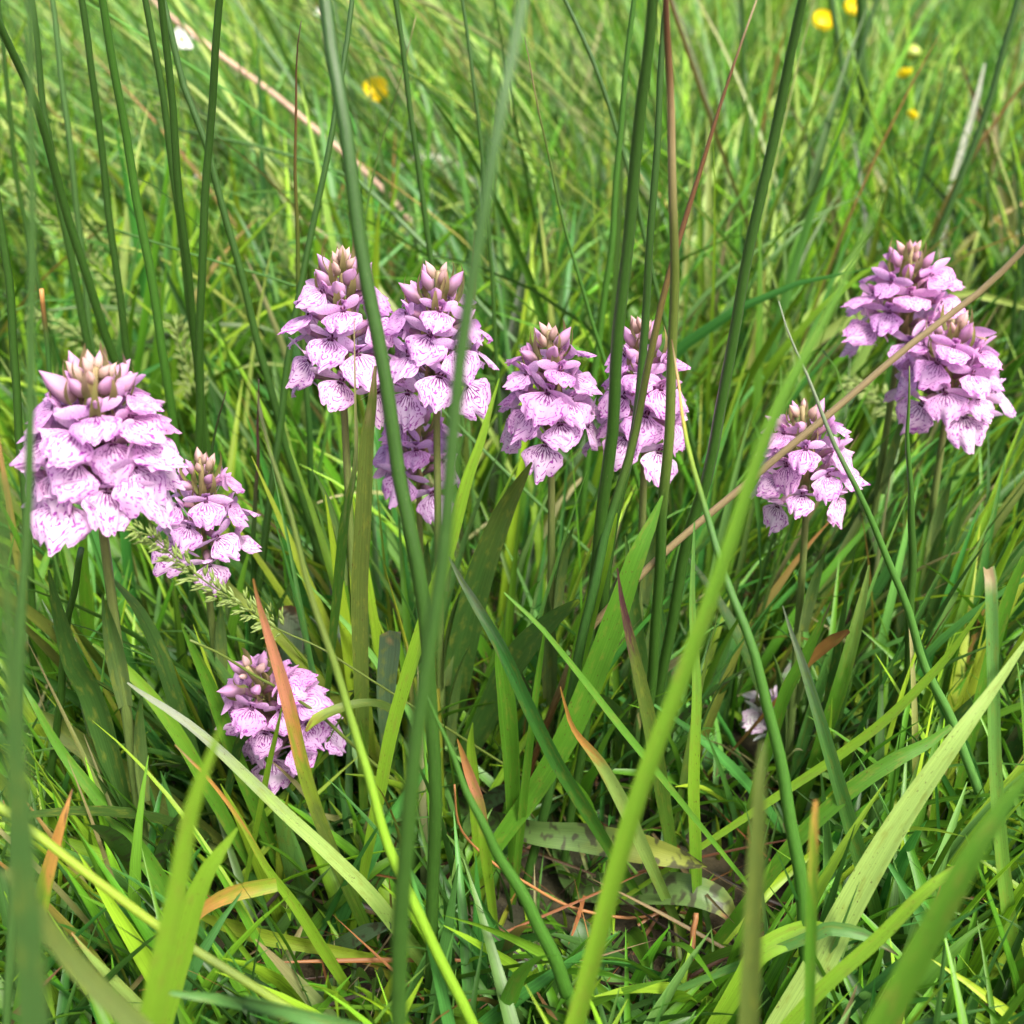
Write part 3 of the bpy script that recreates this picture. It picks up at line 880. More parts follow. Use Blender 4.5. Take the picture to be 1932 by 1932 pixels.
rr_([(1261, 0), (1262, 80), (1265, 180), (1269, 360), (1268, 657), (1262, 841), (1249, 1005), (1236, 1180), (1228, 1280)], 0.27, 0.295, 20, [(1, 'purple'), (0.86, 'brown'), (0.80, 'tan'), (0.72, 'rusho'), (0.55, 'olive'), (0.45, 'rush'), (0, 'rush')], 'upright rush with an orange-brown withered top', ext=0.03, wtop=10)
rr_([(1511, 0), (1492, 95), (1471, 200), (1416, 475), (1380, 657), (1340, 870), (1300, 1000), (1275, 1140)], 0.29, 0.305, 21, 'rush', 'thick dark slanting rush standing alone beyond the upright row', ext=0.07, wtop=13)
rr_([(1921, 0), (1885, 130), (1841, 265), (1766, 455), (1730, 600)], 0.58, 0.57, 13, 'rush', 'out-of-focus dark slanting rush behind the pink orchids', ext=0.08, wtop=10)
rr_([(1626, 0), (1629, 130), (1632, 275), (1630, 420)], 0.85, 0.85, 22, 'rush', 'broad blurred dark rush below the buttercup pair', ext=0.08, wtop=18)
rr_([(1571, 0), (1585, 100), (1603, 210), (1628, 330)], 0.85, 0.84, 13, 'rush', 'blurred rush crossing toward the broad blurred one below the buttercups', ext=0.08, wtop=10)
rr_([(1608, 160), (1580, 260), (1548, 400), (1510, 500)], 0.80, 0.78, 11, 'rush', 'blurred slanting rush in the grass below the buttercups', ext=0.06, wtop=8)
rr_([(1400, 30), (1402, 120), (1412, 260), (1420, 330)], 0.80, 0.80, 12, 'rush', 'blurred upright rush behind the brown-topped leaning rush', ext=0.06, wtop=9)
rr_([(1164, 330), (1150, 480), (1130, 640), (1118, 760)], 0.42, 0.42, 14, 'rushl', 'soft green rush seen between the slanting thin rush and the row', ext=0.08, wtop=9)
rr_([(15, 180), (30, 320), (60, 480), (95, 640)], 0.50, 0.50, 10, 'rush', 'short thin rush behind the strongly leaning one', ext=0.08, wtop=7)
rr_([(1, 430), (18, 560), (30, 700), (40, 850)], 0.34, 0.34, 16, 'rush', 'dark upright rush standing just behind the largest orchid', ext=0.05, wtop=14)
rr_([(80, 545), (84, 600), (92, 680), (96, 800)], 0.38, 0.38, 11, [(1, 'orange'), (0.96, 'brown'), (0.9, 'dark'), (0, 'rush')], 'short rush stub with a brown broken tip above the largest orchid', wtop=9)
rr_([(424, 738), (412, 790), (400, 850), (385, 960)], 0.33, 0.34, 14, [(1, 'dbrown'), (0.8, 'dark'), (0, 'rush')], 'dark pointed rush tip just above the small tucked orchid', wtop=2)
rr_([(490, 715), (486, 800), (484, 900), (480, 1000)], 0.34, 0.35, 13, [(1, 'dbrown'), (0.85, 'purple'), (0.6, 'dark'), (0, 'rush')], 'dark purple-tipped rush between the small tucked orchid and the bud-tipped orchid', wtop=2)
rr_([(152, 1035), (140, 1110), (128, 1180), (115, 1300)], 0.275, 0.28, 16, 'rush', 'short dark rush stem showing under the largest orchid', wtop=12)
# the two rush blades in front of the low orchid, the long one near the row, and the dead stem
rr_([(1470, 568), (1488, 625), (1520, 700), (1560, 812), (1620, 930), (1700, 1110), (1745, 1260), (1800, 1370), (1850, 1500)], 0.275, 0.27, 18, [(1, 'grey'), (0.9, 'grey'), (0.75, 'rushl'), (0, 'mint')], 'tapering pale-pointed rush that crosses in front of the low orchid', wtop=2)
rr_([(1716, 690), (1715, 780), (1717, 900), (1719, 1150), (1716, 1400), (1712, 1560)], 0.30, 0.30, 20, [(1, 'olive'), (0.9, 'rushl'), (0.7, 'rush'), (0, 'rush')], 'upright needle-pointed dark rush under the insect-bearing orchid', wtop=2)
rr_([(1268, 640), (1273, 700), (1287, 800), (1330, 960), (1372, 1085), (1422, 1235), (1472, 1450), (1515, 1680), (1525, 1932)], 0.268, 0.205, 26, [(1, 'brown'), (0.97, 'tan'), (0.93, 'orange'), (0.88, 'yellow'), (0.8, 'rushl'), (0, 'rushl')], 'long curving green rush with an orange tip overlapping the withered-topped rush', wtop=2)
rr_([(806, 1300), (838, 1395), (875, 1484), (920, 1570), (1000, 1715), (1075, 1880)], 0.21, 0.20, 30, 'rushl', 'thick green stem slanting away from the two thick parallel stems', wtop=3)
rush([(1945, 455), (1850, 548), (1700, 665), (1560, 785), (1430, 895), (1300, 1002), (1180, 1112), (1100, 1205), (1058, 1300), (1020, 1400)], 0.27, 0.305, 13, [(1, 'dbrown'), (0.93, 'brown'), (0.85, 'tan'), (0.3, 'tan'), (0.2, 'brown'), (0, 'brown')],
     'tan dead rush lying diagonally across in front of the low orchid', name='dead_rush', ext=0.05, taper=False, wtop=11)
rush([(285, 0), (330, 38), (400, 92), (500, 165), (590, 240), (680, 318), (760, 400)], 0.80, 0.72, 11, 'pinktan', 'pinkish tan dead stalk leaning through the blurred grass behind the rush trio', name='dead_straw', cat='dead straw', ext=0.05, taper=False, wtop=10, steep=0.9)
rush([(285, 455), (380, 485), (470, 512), (552, 538), (640, 590)], 0.45, 0.43, 7, 'rushl', 'thin green stem lying almost level above the small tucked orchid', cat='rush', ext=0.02, wtop=4, steep=0.8)
rush([(400, 258), (480, 275), (560, 298), (628, 322), (720, 380)], 0.60, 0.56, 10, 'rushg', 'grey-green rush lying almost level behind the thick dark rush', cat='rush', ext=0.02, wtop=6, steep=0.8)
rush([(358, 1208), (418, 1236), (488, 1278), (530, 1301), (598, 1346), (660, 1400)], 0.255, 0.28, 7, 'olive', 'wiry olive stem lying across the buds of the low leaning orchid', name='flowerless_grass', cat='grass', taper=False, wtop=5)
rush([(858, 1480), (868, 1560), (920, 1620), (1000, 1670), (1080, 1712), (1190, 1732), (1290, 1722)], 0.26, 0.262, 6, 'rust', 'wiry orange dead stem curving beneath the spotted orchid leaves', name='dead_straw', cat='dead straw', taper=False, wtop=4, steep=0.9)
rush([(1312, 1722), (1306, 1790), (1290, 1860), (1270, 1932)], 0.245, 0.225, 14, [(1, 'rust'), (0.5, 'brown'), (0, 'brown')], 'reddish brown dead stem standing below the spotted orchid leaves', name='dead_straw', cat='dead straw', taper=False, wtop=10)
rush([(0, 1523), (72, 1573), (180, 1660), (299, 1750), (396, 1811), (540, 1897), (640, 1950)], 0.185, 0.18, 17, [(1, 'yellow'), (0.7, 'yellow'), (0.6, 'olive'), (0.5, 'yellow'), (0, 'bright')], 'straight yellow-green stem slanting across the front grass', name='flowerless_grass', cat='grass', ext=0.03, taper=False, wtop=18, steep=0.3)
rush([(480, 740), (503, 830), (545, 955), (592, 1130), (640, 1290), (682, 1425), (722, 1560), (780, 1700), (850, 1850)], 0.22, 0.19, 22, [(1, 'dbrown'), (0.92, 'olive'), (0.75, 'olive'), (0.55, 'bright'), (0, 'bright')], 'yellow-green stem with a dark tip passing close by the low leaning orchid', name='flowerless_grass', cat='grass', wtop=3)

# ------------------------------------------------------------------ grass blades, traced one by one
BL = 'broad grass blades in the foreground'
def bl(tr, ys, wd, sp, lab, **k):
    k.setdefault('group', BL); return blade(tr, ys, wd, sp, lab, **k)
bl([(1940, 1205), (1870, 1305), (1800, 1400), (1690, 1560), (1600, 1715), (1540, 1830), (1475, 1940)], (0.235, 0.20), (8, 20, 32, 44, 52, 56, 58), [(1, 'pale'), (0, 'pale')], 'widest blade, pale yellow-green, slanting through the front grass', roll=0.0, fold=0.25)
bl([(1940, 1460), (1880, 1540), (1830, 1620), (1740, 1790), (1660, 1940)], (0.125, 0.12), (20, 34, 44, 50, 52), [(1, 'grass'), (0, 'bright')], 'thick out-of-focus green blade below the widest pale blade', roll=0.0)
bl([(1665, 370), (1610, 490), (1556, 607), (1500, 700), (1437, 845), (1372, 1043), (1290, 1270), (1190, 1545), (1085, 1932)], (0.17, 0.145), (6, 12, 17, 21, 24, 28, 31, 34, 36), [(1, 'grass'), (0.5, 'bright'), (0, 'bright')], 'long blurred bright green blade arching past the low orchid to the bottom', roll=0.0, fold=0.5)
bl([(478, 1092), (486, 1130), (502, 1185), (540, 1312), (575, 1460), (620, 1590), (690, 1750)], (0.235, 0.25), (3, 7, 15, 26, 26, 24, 22), [(1, 'orange'), (0.93, 'salmon'), (0.74, 'salmon'), (0.66, 'orange'), (0.58, 'yellow'), (0.4, 'olive'), (0, 'grass')], 'blade with a salmon-orange upper half in front of the low leaning orchid', roll=0.0)
bl([(240, 1288), (274, 1312), (330, 1348), (396, 1400), (540, 1537), (620, 1610), (700, 1690), (780, 1790)], (0.25, 0.235), (3, 10, 14, 18, 24, 26, 28, 28), [(1, 'grey'), (0.85, 'grey'), (0.6, 'pale'), (0.4, 'pale'), (0, 'grass')], 'long pale blade with a greyish tip sloping under the low leaning orchid', roll=0.2)
bl([(416, 1372), (392, 1440), (360, 1530), (335, 1674), (310, 1800), (284, 1940)], (0.135, 0.13), (6, 20, 30, 36, 44, 50), [(1, 'bright'), (0, 'bright')], 'wide blurred bright green blade standing before the grey-tipped pale blade', roll=0.0)
bl([(0, 900), (12, 1100), (25, 1314), (32, 1458), (47, 1674), (65, 1940)], (0.10, 0.095), (14, 24, 34, 44, 50, 56), 'rushg', 'very blurred wide grey-green blade close to the lens', roll=0.0)
bl([(10, 1640), (47, 1692), (126, 1800), (190, 1870), (270, 1945)], (0.125, 0.12), (14, 32, 38, 40, 40), 'olive', 'blurred olive blade slanting off the very blurred grey-green blade', roll=0.0, steep=0.2)
bl([(40, 1290), (62, 1325), (119, 1422), (187, 1508), (274, 1620), (325, 1700)], (0.265, 0.25), (4, 10, 18, 24, 32, 32), 'grass', 'hairy green blade sloping from beneath the largest orchid')
bl([(70, 1340), (110, 1372), (180, 1422), (288, 1494), (370, 1560)], (0.285, 0.275), (10, 36, 42, 42, 38), 'olive', 'broad dull olive blade under the largest orchid', nx=5)
bl([(330, 1405), (360, 1435), (396, 1472), (450, 1544), (504, 1638), (558, 1710), (612, 1795)], (0.225, 0.23), (2, 5, 6, 8, 14, 20, 22), [(1, 'tan'), (0.95, 'orange'), (0.78, 'orange'), (0.68, 'yellow'), (0.55, 'bright'), (0, 'bright')], 'slim blade with a long orange tip below the grey-tipped pale blade')
bl([(137, 1488), (128, 1515), (119, 1544), (97, 1620), (78, 1700), (60, 1790)], (0.21, 0.20), (2, 8, 14, 24, 30, 30), [(1, 'dbrown'), (0.97, 'orange'), (0.85, 'orange'), (0.75, 'yellow'), (0.65, 'grass'), (0, 'grass')], 'upright green blade ending in a neat orange point', roll=0.1)
bl([(522, 1668), (480, 1676), (432, 1688), (385, 1714), (346, 1757)], (0.22, 0.215), (26, 30, 30, 22, 12), [(1, 'yellow'), (0.8, 'orange'), (0.55, 'tan'), (0.35, 'grass'), (0, 'grass')], 'short bent blade with an orange band, lying nearly level', roll=0.4)
bl([(378, 1728), (430, 1745), (500, 1768), (600, 1788)], (0.225, 0.235), (10, 26, 28, 22), [(1, 'yellow'), (0.5, 'yellow'), (0, 'grass')], 'yellow-edged blade lying nearly level beneath the orange-banded one', steep=0.25)
bl([(448, 1562), (425, 1595), (396, 1635), (367, 1700), (345, 1790)], (0.185, 0.18), (4, 18, 30, 38, 40), 'bright', 'bright spearhead blade tilting before the orange-banded blade', roll=0.0)
bl([(949, 1170), (945, 1200), (947, 1250), (958, 1350), (966, 1467), (968, 1560)], (0.265, 0.275), (3, 16, 28, 36, 30, 24), 'grass', 'upright spear-shaped green blade below the broad dark leaf', roll=0.1)
bl([(1250, 935), (1228, 990), (1201, 1050), (1150, 1195), (1082, 1365), (1014, 1484), (960, 1560)], (0.285, 0.27), (4, 22, 36, 46, 46, 40, 34), [(1, 'grass'), (0.5, 'grass'), (0, 'grass')], 'broad leaning green blade beneath the screened orchid', roll=0.1, nx=5)
bl([(1164, 968), (1150, 1020), (1133, 1076), (1108, 1170), (1090, 1250)], (0.29, 0.295), (3, 18, 28, 32, 30), [(1, 'bright'), (0.6, 'grass'), (0, 'grass')], 'yellow-green pointed blade beneath the row of upright rushes', roll=0.0)
bl([(951, 1118), (985, 1150), (1024, 1188), (1099, 1280), (1160, 1358), (1210, 1420)], (0.25, 0.245), (3, 7, 9, 12, 14, 14), 'grass', 'thin straight blade slanting over the dark pointed leaf')
bl([(847, 1050), (868, 1090), (895, 1134), (946, 1222), (997, 1331), (1048, 1433), (1100, 1518)], (0.258, 0.262), (3, 10, 18, 24, 26, 26, 26), [(1, 'grey'), (0.8, 'blue'), (0, 'grass')], 'long blue-green blade slanting behind the spear-shaped blade')
bl([(1028, 1183), (1022, 1230), (1014, 1285), (994, 1450), (985, 1540)], (0.26, 0.27), (2, 8, 12, 16, 16), 'grass', 'narrow upright blade crossing the dark pointed leaf')
bl([(1165, 1072), (1172, 1125), (1187, 1195), (1215, 1314), (1235, 1410), (1250, 1500)], (0.265, 0.27), (2, 9, 18, 26, 30, 28), [(1, 'purple'), (0.85, 'purple'), (0.75, 'olive'), (0, 'grass')], 'purple-tipped blade standing over the broad leaning blade')
bl([(1057, 1295), (1068, 1335), (1084, 1378), (1133, 1440), (1178, 1520), (1205, 1580)], (0.25, 0.255), (2, 6, 10, 22, 28, 26), [(1, 'orange'), (0.8, 'orange'), (0.68, 'pale'), (0.4, 'pale'), (0, 'grass')], 'pale blade with a thin orange tip low beneath the broad leaning blade')
bl([(863, 1394), (872, 1420), (884, 1455), (905, 1520), (915, 1600)], (0.25, 0.255), (2, 10, 18, 22, 22), [(1, 'orange'), (0.75, 'salmon'), (0.6, 'bright'), (0, 'bright')], 'orange-tipped short blade close beside the two thick stems')
bl([(892, 1363), (888, 1400), (892, 1455), (898, 1540)], (0.262, 0.268), (2, 14, 22, 22), 'bright', 'small bright spear blade behind the short orange-tipped one')
bl([(668, 600), (670, 740), (671, 870), (650, 980), (640, 1080)], (0.29, 0.30), (2, 4, 8, 18, 20), [(1, 'straw'), (0.7, 'rushl'), (0, 'grass')], 'hair-thin blade tip rising in front of the bud-tipped orchid')
bl([(708, 690), (702, 760), (692, 830), (684, 990), (678, 1130), (682, 1310)], (0.278, 0.29), (5, 18, 26, 32, 32, 28), [(1, 'tan'), (0.95, 'olive'), (0.5, 'olive'), (0, 'grass')], 'upright olive blade with a bitten tan edge below the bud-tipped orchid', roll=0.1)
bl([(942, 714), (925, 770), (908, 830), (880, 910), (844, 1042), (793, 1195), (742, 1365), (715, 1501)], (0.27, 0.26), (2, 9, 16, 22, 26, 26, 26, 24), 'bright', 'long bright leaning blade between the looped and the white-lipped orchid')
bl([(1866, 1072), (1870, 1110), (1874, 1293), (1880, 1485), (1900, 1701), (1925, 1860)], (0.245, 0.22), (20, 22, 22, 24, 26, 28), [(1, 'tan'), (0.985, 'mint'), (0, 'bright')], 'tall upright blade with a broken-off square tip', blunt=True, roll=0.1)
bl([(1477, 1143), (1494, 1195), (1516, 1255), (1554, 1379), (1592, 1509), (1630, 1640)], (0.258, 0.25), (2, 8, 16, 24, 28, 30), [(1, 'grey'), (0.7, 'mint'), (0, 'grass')], 'grey-tipped blade sloping below the low orchid')
bl([(1862, 1132), (1820, 1195), (1770, 1259), (1679, 1351), (1583, 1425), (1482, 1492)], (0.255, 0.26), (3, 10, 15, 18, 18, 16), 'bright', 'narrow blade rising across the needle-pointed rush')
bl([(1795, 1370), (1750, 1402), (1688, 1434), (1602, 1492), (1506, 1581), (1448, 1655)], (0.258, 0.25), (10, 20, 28, 30, 28, 26), 'grass', 'broad blade lying low under the narrow rising one', roll=0.2)
bl([(1568, 1135), (1545, 1185), (1516, 1245), (1484, 1303), (1460, 1380)], (0.285, 0.29), (2, 14, 22, 24, 22), [(1, 'purple'), (0.93, 'grass'), (0, 'grass')], 'short tilting green blade above the tiny whitish orchid')
bl([(1640, 1066), (1630, 1120), (1612, 1197), (1583, 1303), (1552, 1395)], (0.30, 0.305), (3, 14, 24, 28, 26), [(1, 'pale'), (0.6, 'grass'), (0, 'grass')], 'soft pale blade between the low orchid and the needle-pointed rush')
bl([(1728, 1190), (1745, 1240), (1775, 1320), (1823, 1415), (1858, 1525)], (0.275, 0.27), (8, 14, 18, 20, 18), 'blue', 'bluish green folded blade beside the needle-pointed rush')
bl([(1836, 1612), (1800, 1640), (1746, 1680), (1660, 1768), (1554, 1862), (1490, 1932)], (0.19, 0.185), (4, 14, 22, 26, 26, 26), [(1, 'salmon'), (0.96, 'bright'), (0, 'bright')], 'soft-focus bright blade with a pink point across the foot of the widest pale blade', roll=0.1)
bl([(1695, 1803), (1662, 1780), (1621, 1760), (1565, 1752), (1520, 1770)], (0.20, 0.205), (2, 14, 24, 26, 20), [(1, 'purple'), (0.95, 'mint'), (0, 'mint')], 'short minty blade bending out over the widest pale blade', roll=0.3)
bl([(1560, 1748), (1525, 1752), (1480, 1770), (1430, 1800), (1400, 1850)], (0.21, 0.205), (10, 34, 42, 40, 36), 'bright', 'short hairy bright blade curling at the foot of the widest pale blade', roll=0.2, nx=5)
bl([(1440, 1400), (1434, 1470), (1428, 1600), (1420, 1760), (1412, 1940)], (0.135, 0.125), (8, 22, 32, 36, 38), 'olive', 'blurred upright olive-green blade before the spotted leaf tips', roll=0.0)
bl([(1540, 1510), (1536, 1560), (1533, 1650), (1530, 1780)], (0.165, 0.16), (8, 16, 20, 22), [(1, 'orange'), (0.92, 'yellow'), (0.85, 'grass'), (0, 'grass')], 'blurred blade with a yellow-orange tip beside the long curving rush', roll=0.0)
bl([(500, 1360), (478, 1376), (452, 1400), (440, 1450)], (0.262, 0.27), (4, 16, 18, 16), 'dark', 'short dark blade poking over the lips of the low leaning orchid', roll=0.1)
bl([(532, 1334), (522, 1380), (508, 1440), (496, 1500)], (0.25, 0.255), (2, 8, 11, 12), 'bright', 'small bright needle blade in front of the leaning orchid')
bl([(345, 1185), (362, 1220), (388, 1275), (414, 1340), (440, 1415), (470, 1490)], (0.27, 0.27), (4, 14, 22, 28, 30, 28), 'grass', 'sloping green blade close beside the low leaning orchid')
bl([(1602, 1190), (1575, 1205), (1550, 1225), (1528, 1250)], (0.298, 0.305), (8, 22, 22, 10), [(1, 'brown'), (0.7, 'orange'), (0.4, 'brown'), (0, 'brown')], 'withered orange-brown leaf lying in the grass below the low orchid', name='withered_grass', cat='dead grass', group=None, roll=0.2)
bl([(748, 318), (775, 300), (810, 294), (850, 302), (880, 330)], (0.80, 0.80), (4, 8, 12, 10, 6), 'white', 'pale bleached blade arching in the blurred grass above the boldly looped orchid', roll=0.0, group=None)
bl([(1858, 120), (1845, 180), (1822, 260), (1796, 352), (1780, 450)], (0.75, 0.74), (4, 9, 12, 11, 10), 'white', 'bleached white dead blade leaning beside the blurred dark rush', name='dead_grass', cat='dead grass', group=None, roll=0.0)
bl([(1876, 212), (1880, 260), (1886, 350), (1890, 440)], (0.78, 0.78), (8, 9, 9, 8), 'straw', 'straw-coloured upright dead blade behind the pink orchids', name='dead_grass', cat='dead grass', group=None, roll=0.0)
bl([(1205, 960), (1222, 1060), (1245, 1180), (1262, 1330)], (0.33, 0.33), (3, 16, 22, 20), 'dark', 'dark narrow blade standing behind the withered-topped rush')
bl([(1310, 985), (1306, 1150), (1314, 1300), (1308, 1480), (1312, 1600)], (0.262, 0.258), (3, 12, 18, 22, 22), [(1, 'mint'), (0.5, 'bright'), (0, 'grass')], 'upright bright blade standing between the curving rush and the withered-topped rush')
bl([(175, 1215), (230, 1255), (290, 1320), (345, 1400), (395, 1490)], (0.272, 0.268), (4, 16, 24, 26, 26), [(1, 'bright'), (0.5, 'grass'), (0, 'grass')], 'arched green blade springing from beneath the largest orchid')
bl([(205, 1085), (260, 1150), (300, 1230), (330, 1320)], (0.28, 0.282), (4, 20, 30, 30), 'leaf', 'dark broad blade between the largest orchid and the seed head', nx=5)
bl([(1932, 1050), (1905, 1120), (1880, 1200), (1850, 1320)], (0.29, 0.29), (10, 22, 24, 24), 'grass', 'green blade leaning out behind the square-tipped one')
bl([(135, 1760), (175, 1810), (215, 1850), (265, 1900)], (0.205, 0.205), (3, 12, 18, 18), [(1, 'salmon'), (0.9, 'pale'), (0, 'pale')], 'pale pink-tipped blade under the yellow-green slanting stem')
bl([(280, 1868), (380, 1880), (480, 1895), (600, 1925)], (0.15, 0.15), (3, 16, 26, 30), 'mint', 'out-of-focus blade lying level under the straight yellow-green stem', steep=0.2)
# ------------------------------------------------------------------ seed heads
SPK_V, SPK_F, SPK_C, SPK_U = [], [], [], []
blob(SPK_V, SPK_F, SPK_C, SPK_U, (0, 0, 0), 0.00062, 0.0036, (1, 1, 1), (1, 1, 1), 5, 6, point=1.8)
blob(SPK_V, SPK_F, SPK_C, SPK_U, (0.0003, 0, 0.0006), 0.00045, 0.0036, (1, 1, 1), (1, 1, 1), 4, 5, rot=Matrix.Rotation(0.3, 3, 'Y'), point=1.8)
SPIKELET = mesh_from('spikelet', SPK_V, SPK_F, mat=MAT_SEED)

def seed_head(trace, ys, label, n=70, spread=0.007, part=0.55, w=6, group=None, name='seed_head_grass', size=1.0, col='olive'):
    m = len(trace)
    pts = [at(px, py, ys[0] + (ys[1] - ys[0]) * i / (m - 1)) for i, (px, py) in enumerate(trace)]
    rad = px_size(pts[-1]) * w / 2
    arc = sum((b - a).length for a, b in zip(pts, pts[1:]))
    root = to_ground(pts)
    base = Vector((root[0].x, root[0].y, 0))
    q = spline(shift(root, base), 40)
    ob = empty(name, base); tag(ob, label, 'seed head', group)
    link('stalk', tube_mesh('stalk', q, [rad * (1 - 0.7 * i / 39) for i in range(40)], [P[col]] * 40, MAT_RUSH, 6), ob)
    L = sum((b - a).length for a, b in zip(q, q[1:]))
    f0 = 1 - arc * part / L
    for i in range(n):
        s = (i + random.random() * 0.6) / n
        t = f0 + (1 - f0) * s
        k = min(38, int(t * 39)); p = q[k].lerp(q[k + 1], t * 39 - k)
        tg = (q[k + 1] - q[k]).normalized()
        a = i * 2.4 + random.uniform(-0.5, 0.5)
        s1 = tg.orthogonal().normalized(); s2 = tg.cross(s1)
        out = s1 * math.cos(a) + s2 * math.sin(a)
        d = (tg * 0.9 + out * random.uniform(0.25, 0.7) + Vector((0, 0, -0.15))).normalized()
        off = spread * (0.12 + 0.88 * random.random()) * (1 - 0.65 * s) * 0.6
        o = link('spikelet', SPIKELET, ob)
        x = d.orthogonal().normalized(); y = d.cross(x)
        place(o, p + out * off, x, y, d, size * random.uniform(0.85, 1.2))
    return ob

seed_head([(252, 1000), (290, 1015), (330, 1052), (400, 1106), (480, 1158), (530, 1190), (606, 1223), (680, 1270)], (0.245, 0.275),
          'green grass seed head drooping under the small tucked orchid', n=90, spread=0.0062, part=0.66, w=7, size=0.82)
for k, (tr, y) in enumerate([([(165, 470), (200, 520), (250, 590), (300, 690)], 0.55), ([(20, 345), (60, 380), (110, 440), (180, 540)], 0.62), ([(60, 590), (110, 610), (170, 650), (240, 730)], 0.50),
              ([(330, 610), (345, 660), (370, 740), (390, 820)], 0.46), ([(1600, 720), (1640, 735), (1690, 780), (1720, 850)], 0.46), ([(490, 390), (520, 440), (560, 520), (600, 600)], 0.60), ([(140, 400), (175, 440), (230, 500), (290, 580)], 0.66)]):
    seed_head(tr, (y, y), 'pale blurred grass seed head nodding in the grass behind the rushes', n=40, spread=0.008, part=0.7, w=4, group='seed heads behind the rushes', size=1.25, col='pale')

# ------------------------------------------------------------------ buttercups and small white flowers
def petal_disc(L, W, cup, mat, name):
    vs, fs = [], []
    n = 6
    for j in range(n):
        t = j / (n - 1)
        w = W * math.sin(math.pi * (0.1 + 0.72 * t)) ** 0.7
        for k in range(5):
            s = -1 + 0.5 * k
            vs.append((s * w, L * t * math.cos(cup * t) - 0.1 * L * s * s * t, L * t * math.sin(cup * t) + 0.25 * w * s * s))
    for j in range(n - 1):
        for k in range(4):
            a = j * 5 + k; fs.append((a, a + 1, a + 6, a + 5))
    return mesh_from(name, vs, fs, mat=mat)
BPET = petal_disc(0.0115, 0.0062, 0.75, MAT_YELLOW, 'petal')
WPET = petal_disc(0.0075, 0.0030, 0.3, MAT_WHITE, 'petal')
def ccore(r, h, mat):
    vs, fs, c, u = [], [], [], []
    blob(vs, fs, c, u, (0, 0, -h * 0.3), r, h, (1, 1, 1), (1, 1, 1), 5, 9)
    return mesh_from('centre', vs, fs, mat=mat)
BC, WC = ccore(0.0034, 0.005, MAT_YCENTRE), ccore(0.0016, 0.0022, MAT_YCENTRE)

def small_flower(px, py, y, face, name, label, cat, pet, cen, sc=1.0, n=5, group=None, skip=()):
    c = at(px, py, y)
    base = Vector((c.x + random.uniform(-0.03, 0.03), c.y + random.uniform(-0.01, 0.03), 0))
    ob = empty(name, base); tag(ob, label, cat, group)
    q = spline([Vector((0, 0, -0.006)), Vector((0.004, 0, c.z * 0.5)), c - base - Vector(face).normalized() * 0.001], 16)
    link('stem', tube_mesh('stem', q, [0.0011 - 0.0004 * i / 15 for i in range(16)], [P['grass']] * 16, MAT_RUSH, 6), ob)
    z = Vector(face).normalized(); x = z.orthogonal().normalized(); yv = z.cross(x)
    for k in range(n):
        if k in skip: continue
        a = 2 * math.pi * k / n
        xx = x * math.cos(a) + yv * math.sin(a); yy = z.cross(xx)
        o = link('petal', pet, ob); place(o, c - base, xx, yy, z, sc * random.uniform(0.93, 1.07))
    o = link('centre', cen, ob); place(o, c - base, x, yv, z, sc)
    return ob
small_flower(1550, 52, 1.05, (0.1, -0.5, 0.8), 'buttercup', 'yellow buttercup with cupped petals, lower of the pair above the broad blurred rush', 'buttercup', BPET, BC, 1.15, group='buttercups in the far grass')
small_flower(1604, 20, 1.10, (0.2, -0.6, 0.6), 'buttercup', 'rounder yellow buttercup, upper of the pair above the broad blurred rush', 'buttercup', BPET, BC, 1.1, group='buttercups in the far grass')
small_flower(711, 179, 0.90, (-0.1, -0.8, 0.55), 'buttercup', 'single open yellow buttercup beside the thick dark rush', 'buttercup', BPET, BC, 1.15, group='buttercups in the far grass')
small_flower(1703, 146, 0.90, (0.0, 0.15, 1), 'buttercup', 'faded orange-yellow buttercup seen edge-on with thin ragged petals', 'buttercup', BPET, BC, 0.75, group='buttercups in the far grass', skip=(1, 3))
small_flower(1716, 222, 0.85, (0.6, 0.2, 0.6), 'buttercup', 'half-hidden small yellow buttercup below the faded edge-on one', 'buttercup', BPET, BC, 0.5, group='buttercups in the far grass')
small_flower(342, 75, 0.95, (0.4, -0.7, 0.4), 'white_flower', 'small blurred white flower beside the crossing rush trio', 'white flower', WPET, WC, 1.25)
small_flower(606, 26, 1.1, (0.1, -0.5, 0.6), 'white_flower', 'tiny white flower behind the top of the thick dark rush', 'white flower', WPET, WC, 0.8)
small_flower(380, 338, 0.8, (0, -0.4, 0.8), 'white_flower', 'tiny white flower among lodged strands behind the leaning rush', 'white flower', WPET, WC, 0.7)
c = at(1720, 108, 0.9)
ob = empty('flower_bud', Vector((c.x, c.y, 0))); tag(ob, 'round pale green flower bud above the faded edge-on buttercup', 'flower bud')
link('stem', tube_mesh('stem', spline([Vector((0, 0, -0.006)), Vector((0.005, 0, c.z * 0.5)), Vector((0, 0, c.z))], 12), [0.0009] * 12, [P['grass']] * 12, MAT_RUSH, 6), ob)
vs, fs, cc, uu = [], [], [], []
blob(vs, fs, cc, uu, (0, 0, c.z - 0.002), 0.0065, 0.011, (0.30, 0.40, 0.08), (0.34, 0.42, 0.06), 7, 10)
link('bud', mesh_from('bud', vs, fs, cc, uu, MAT_RUSH), ob)

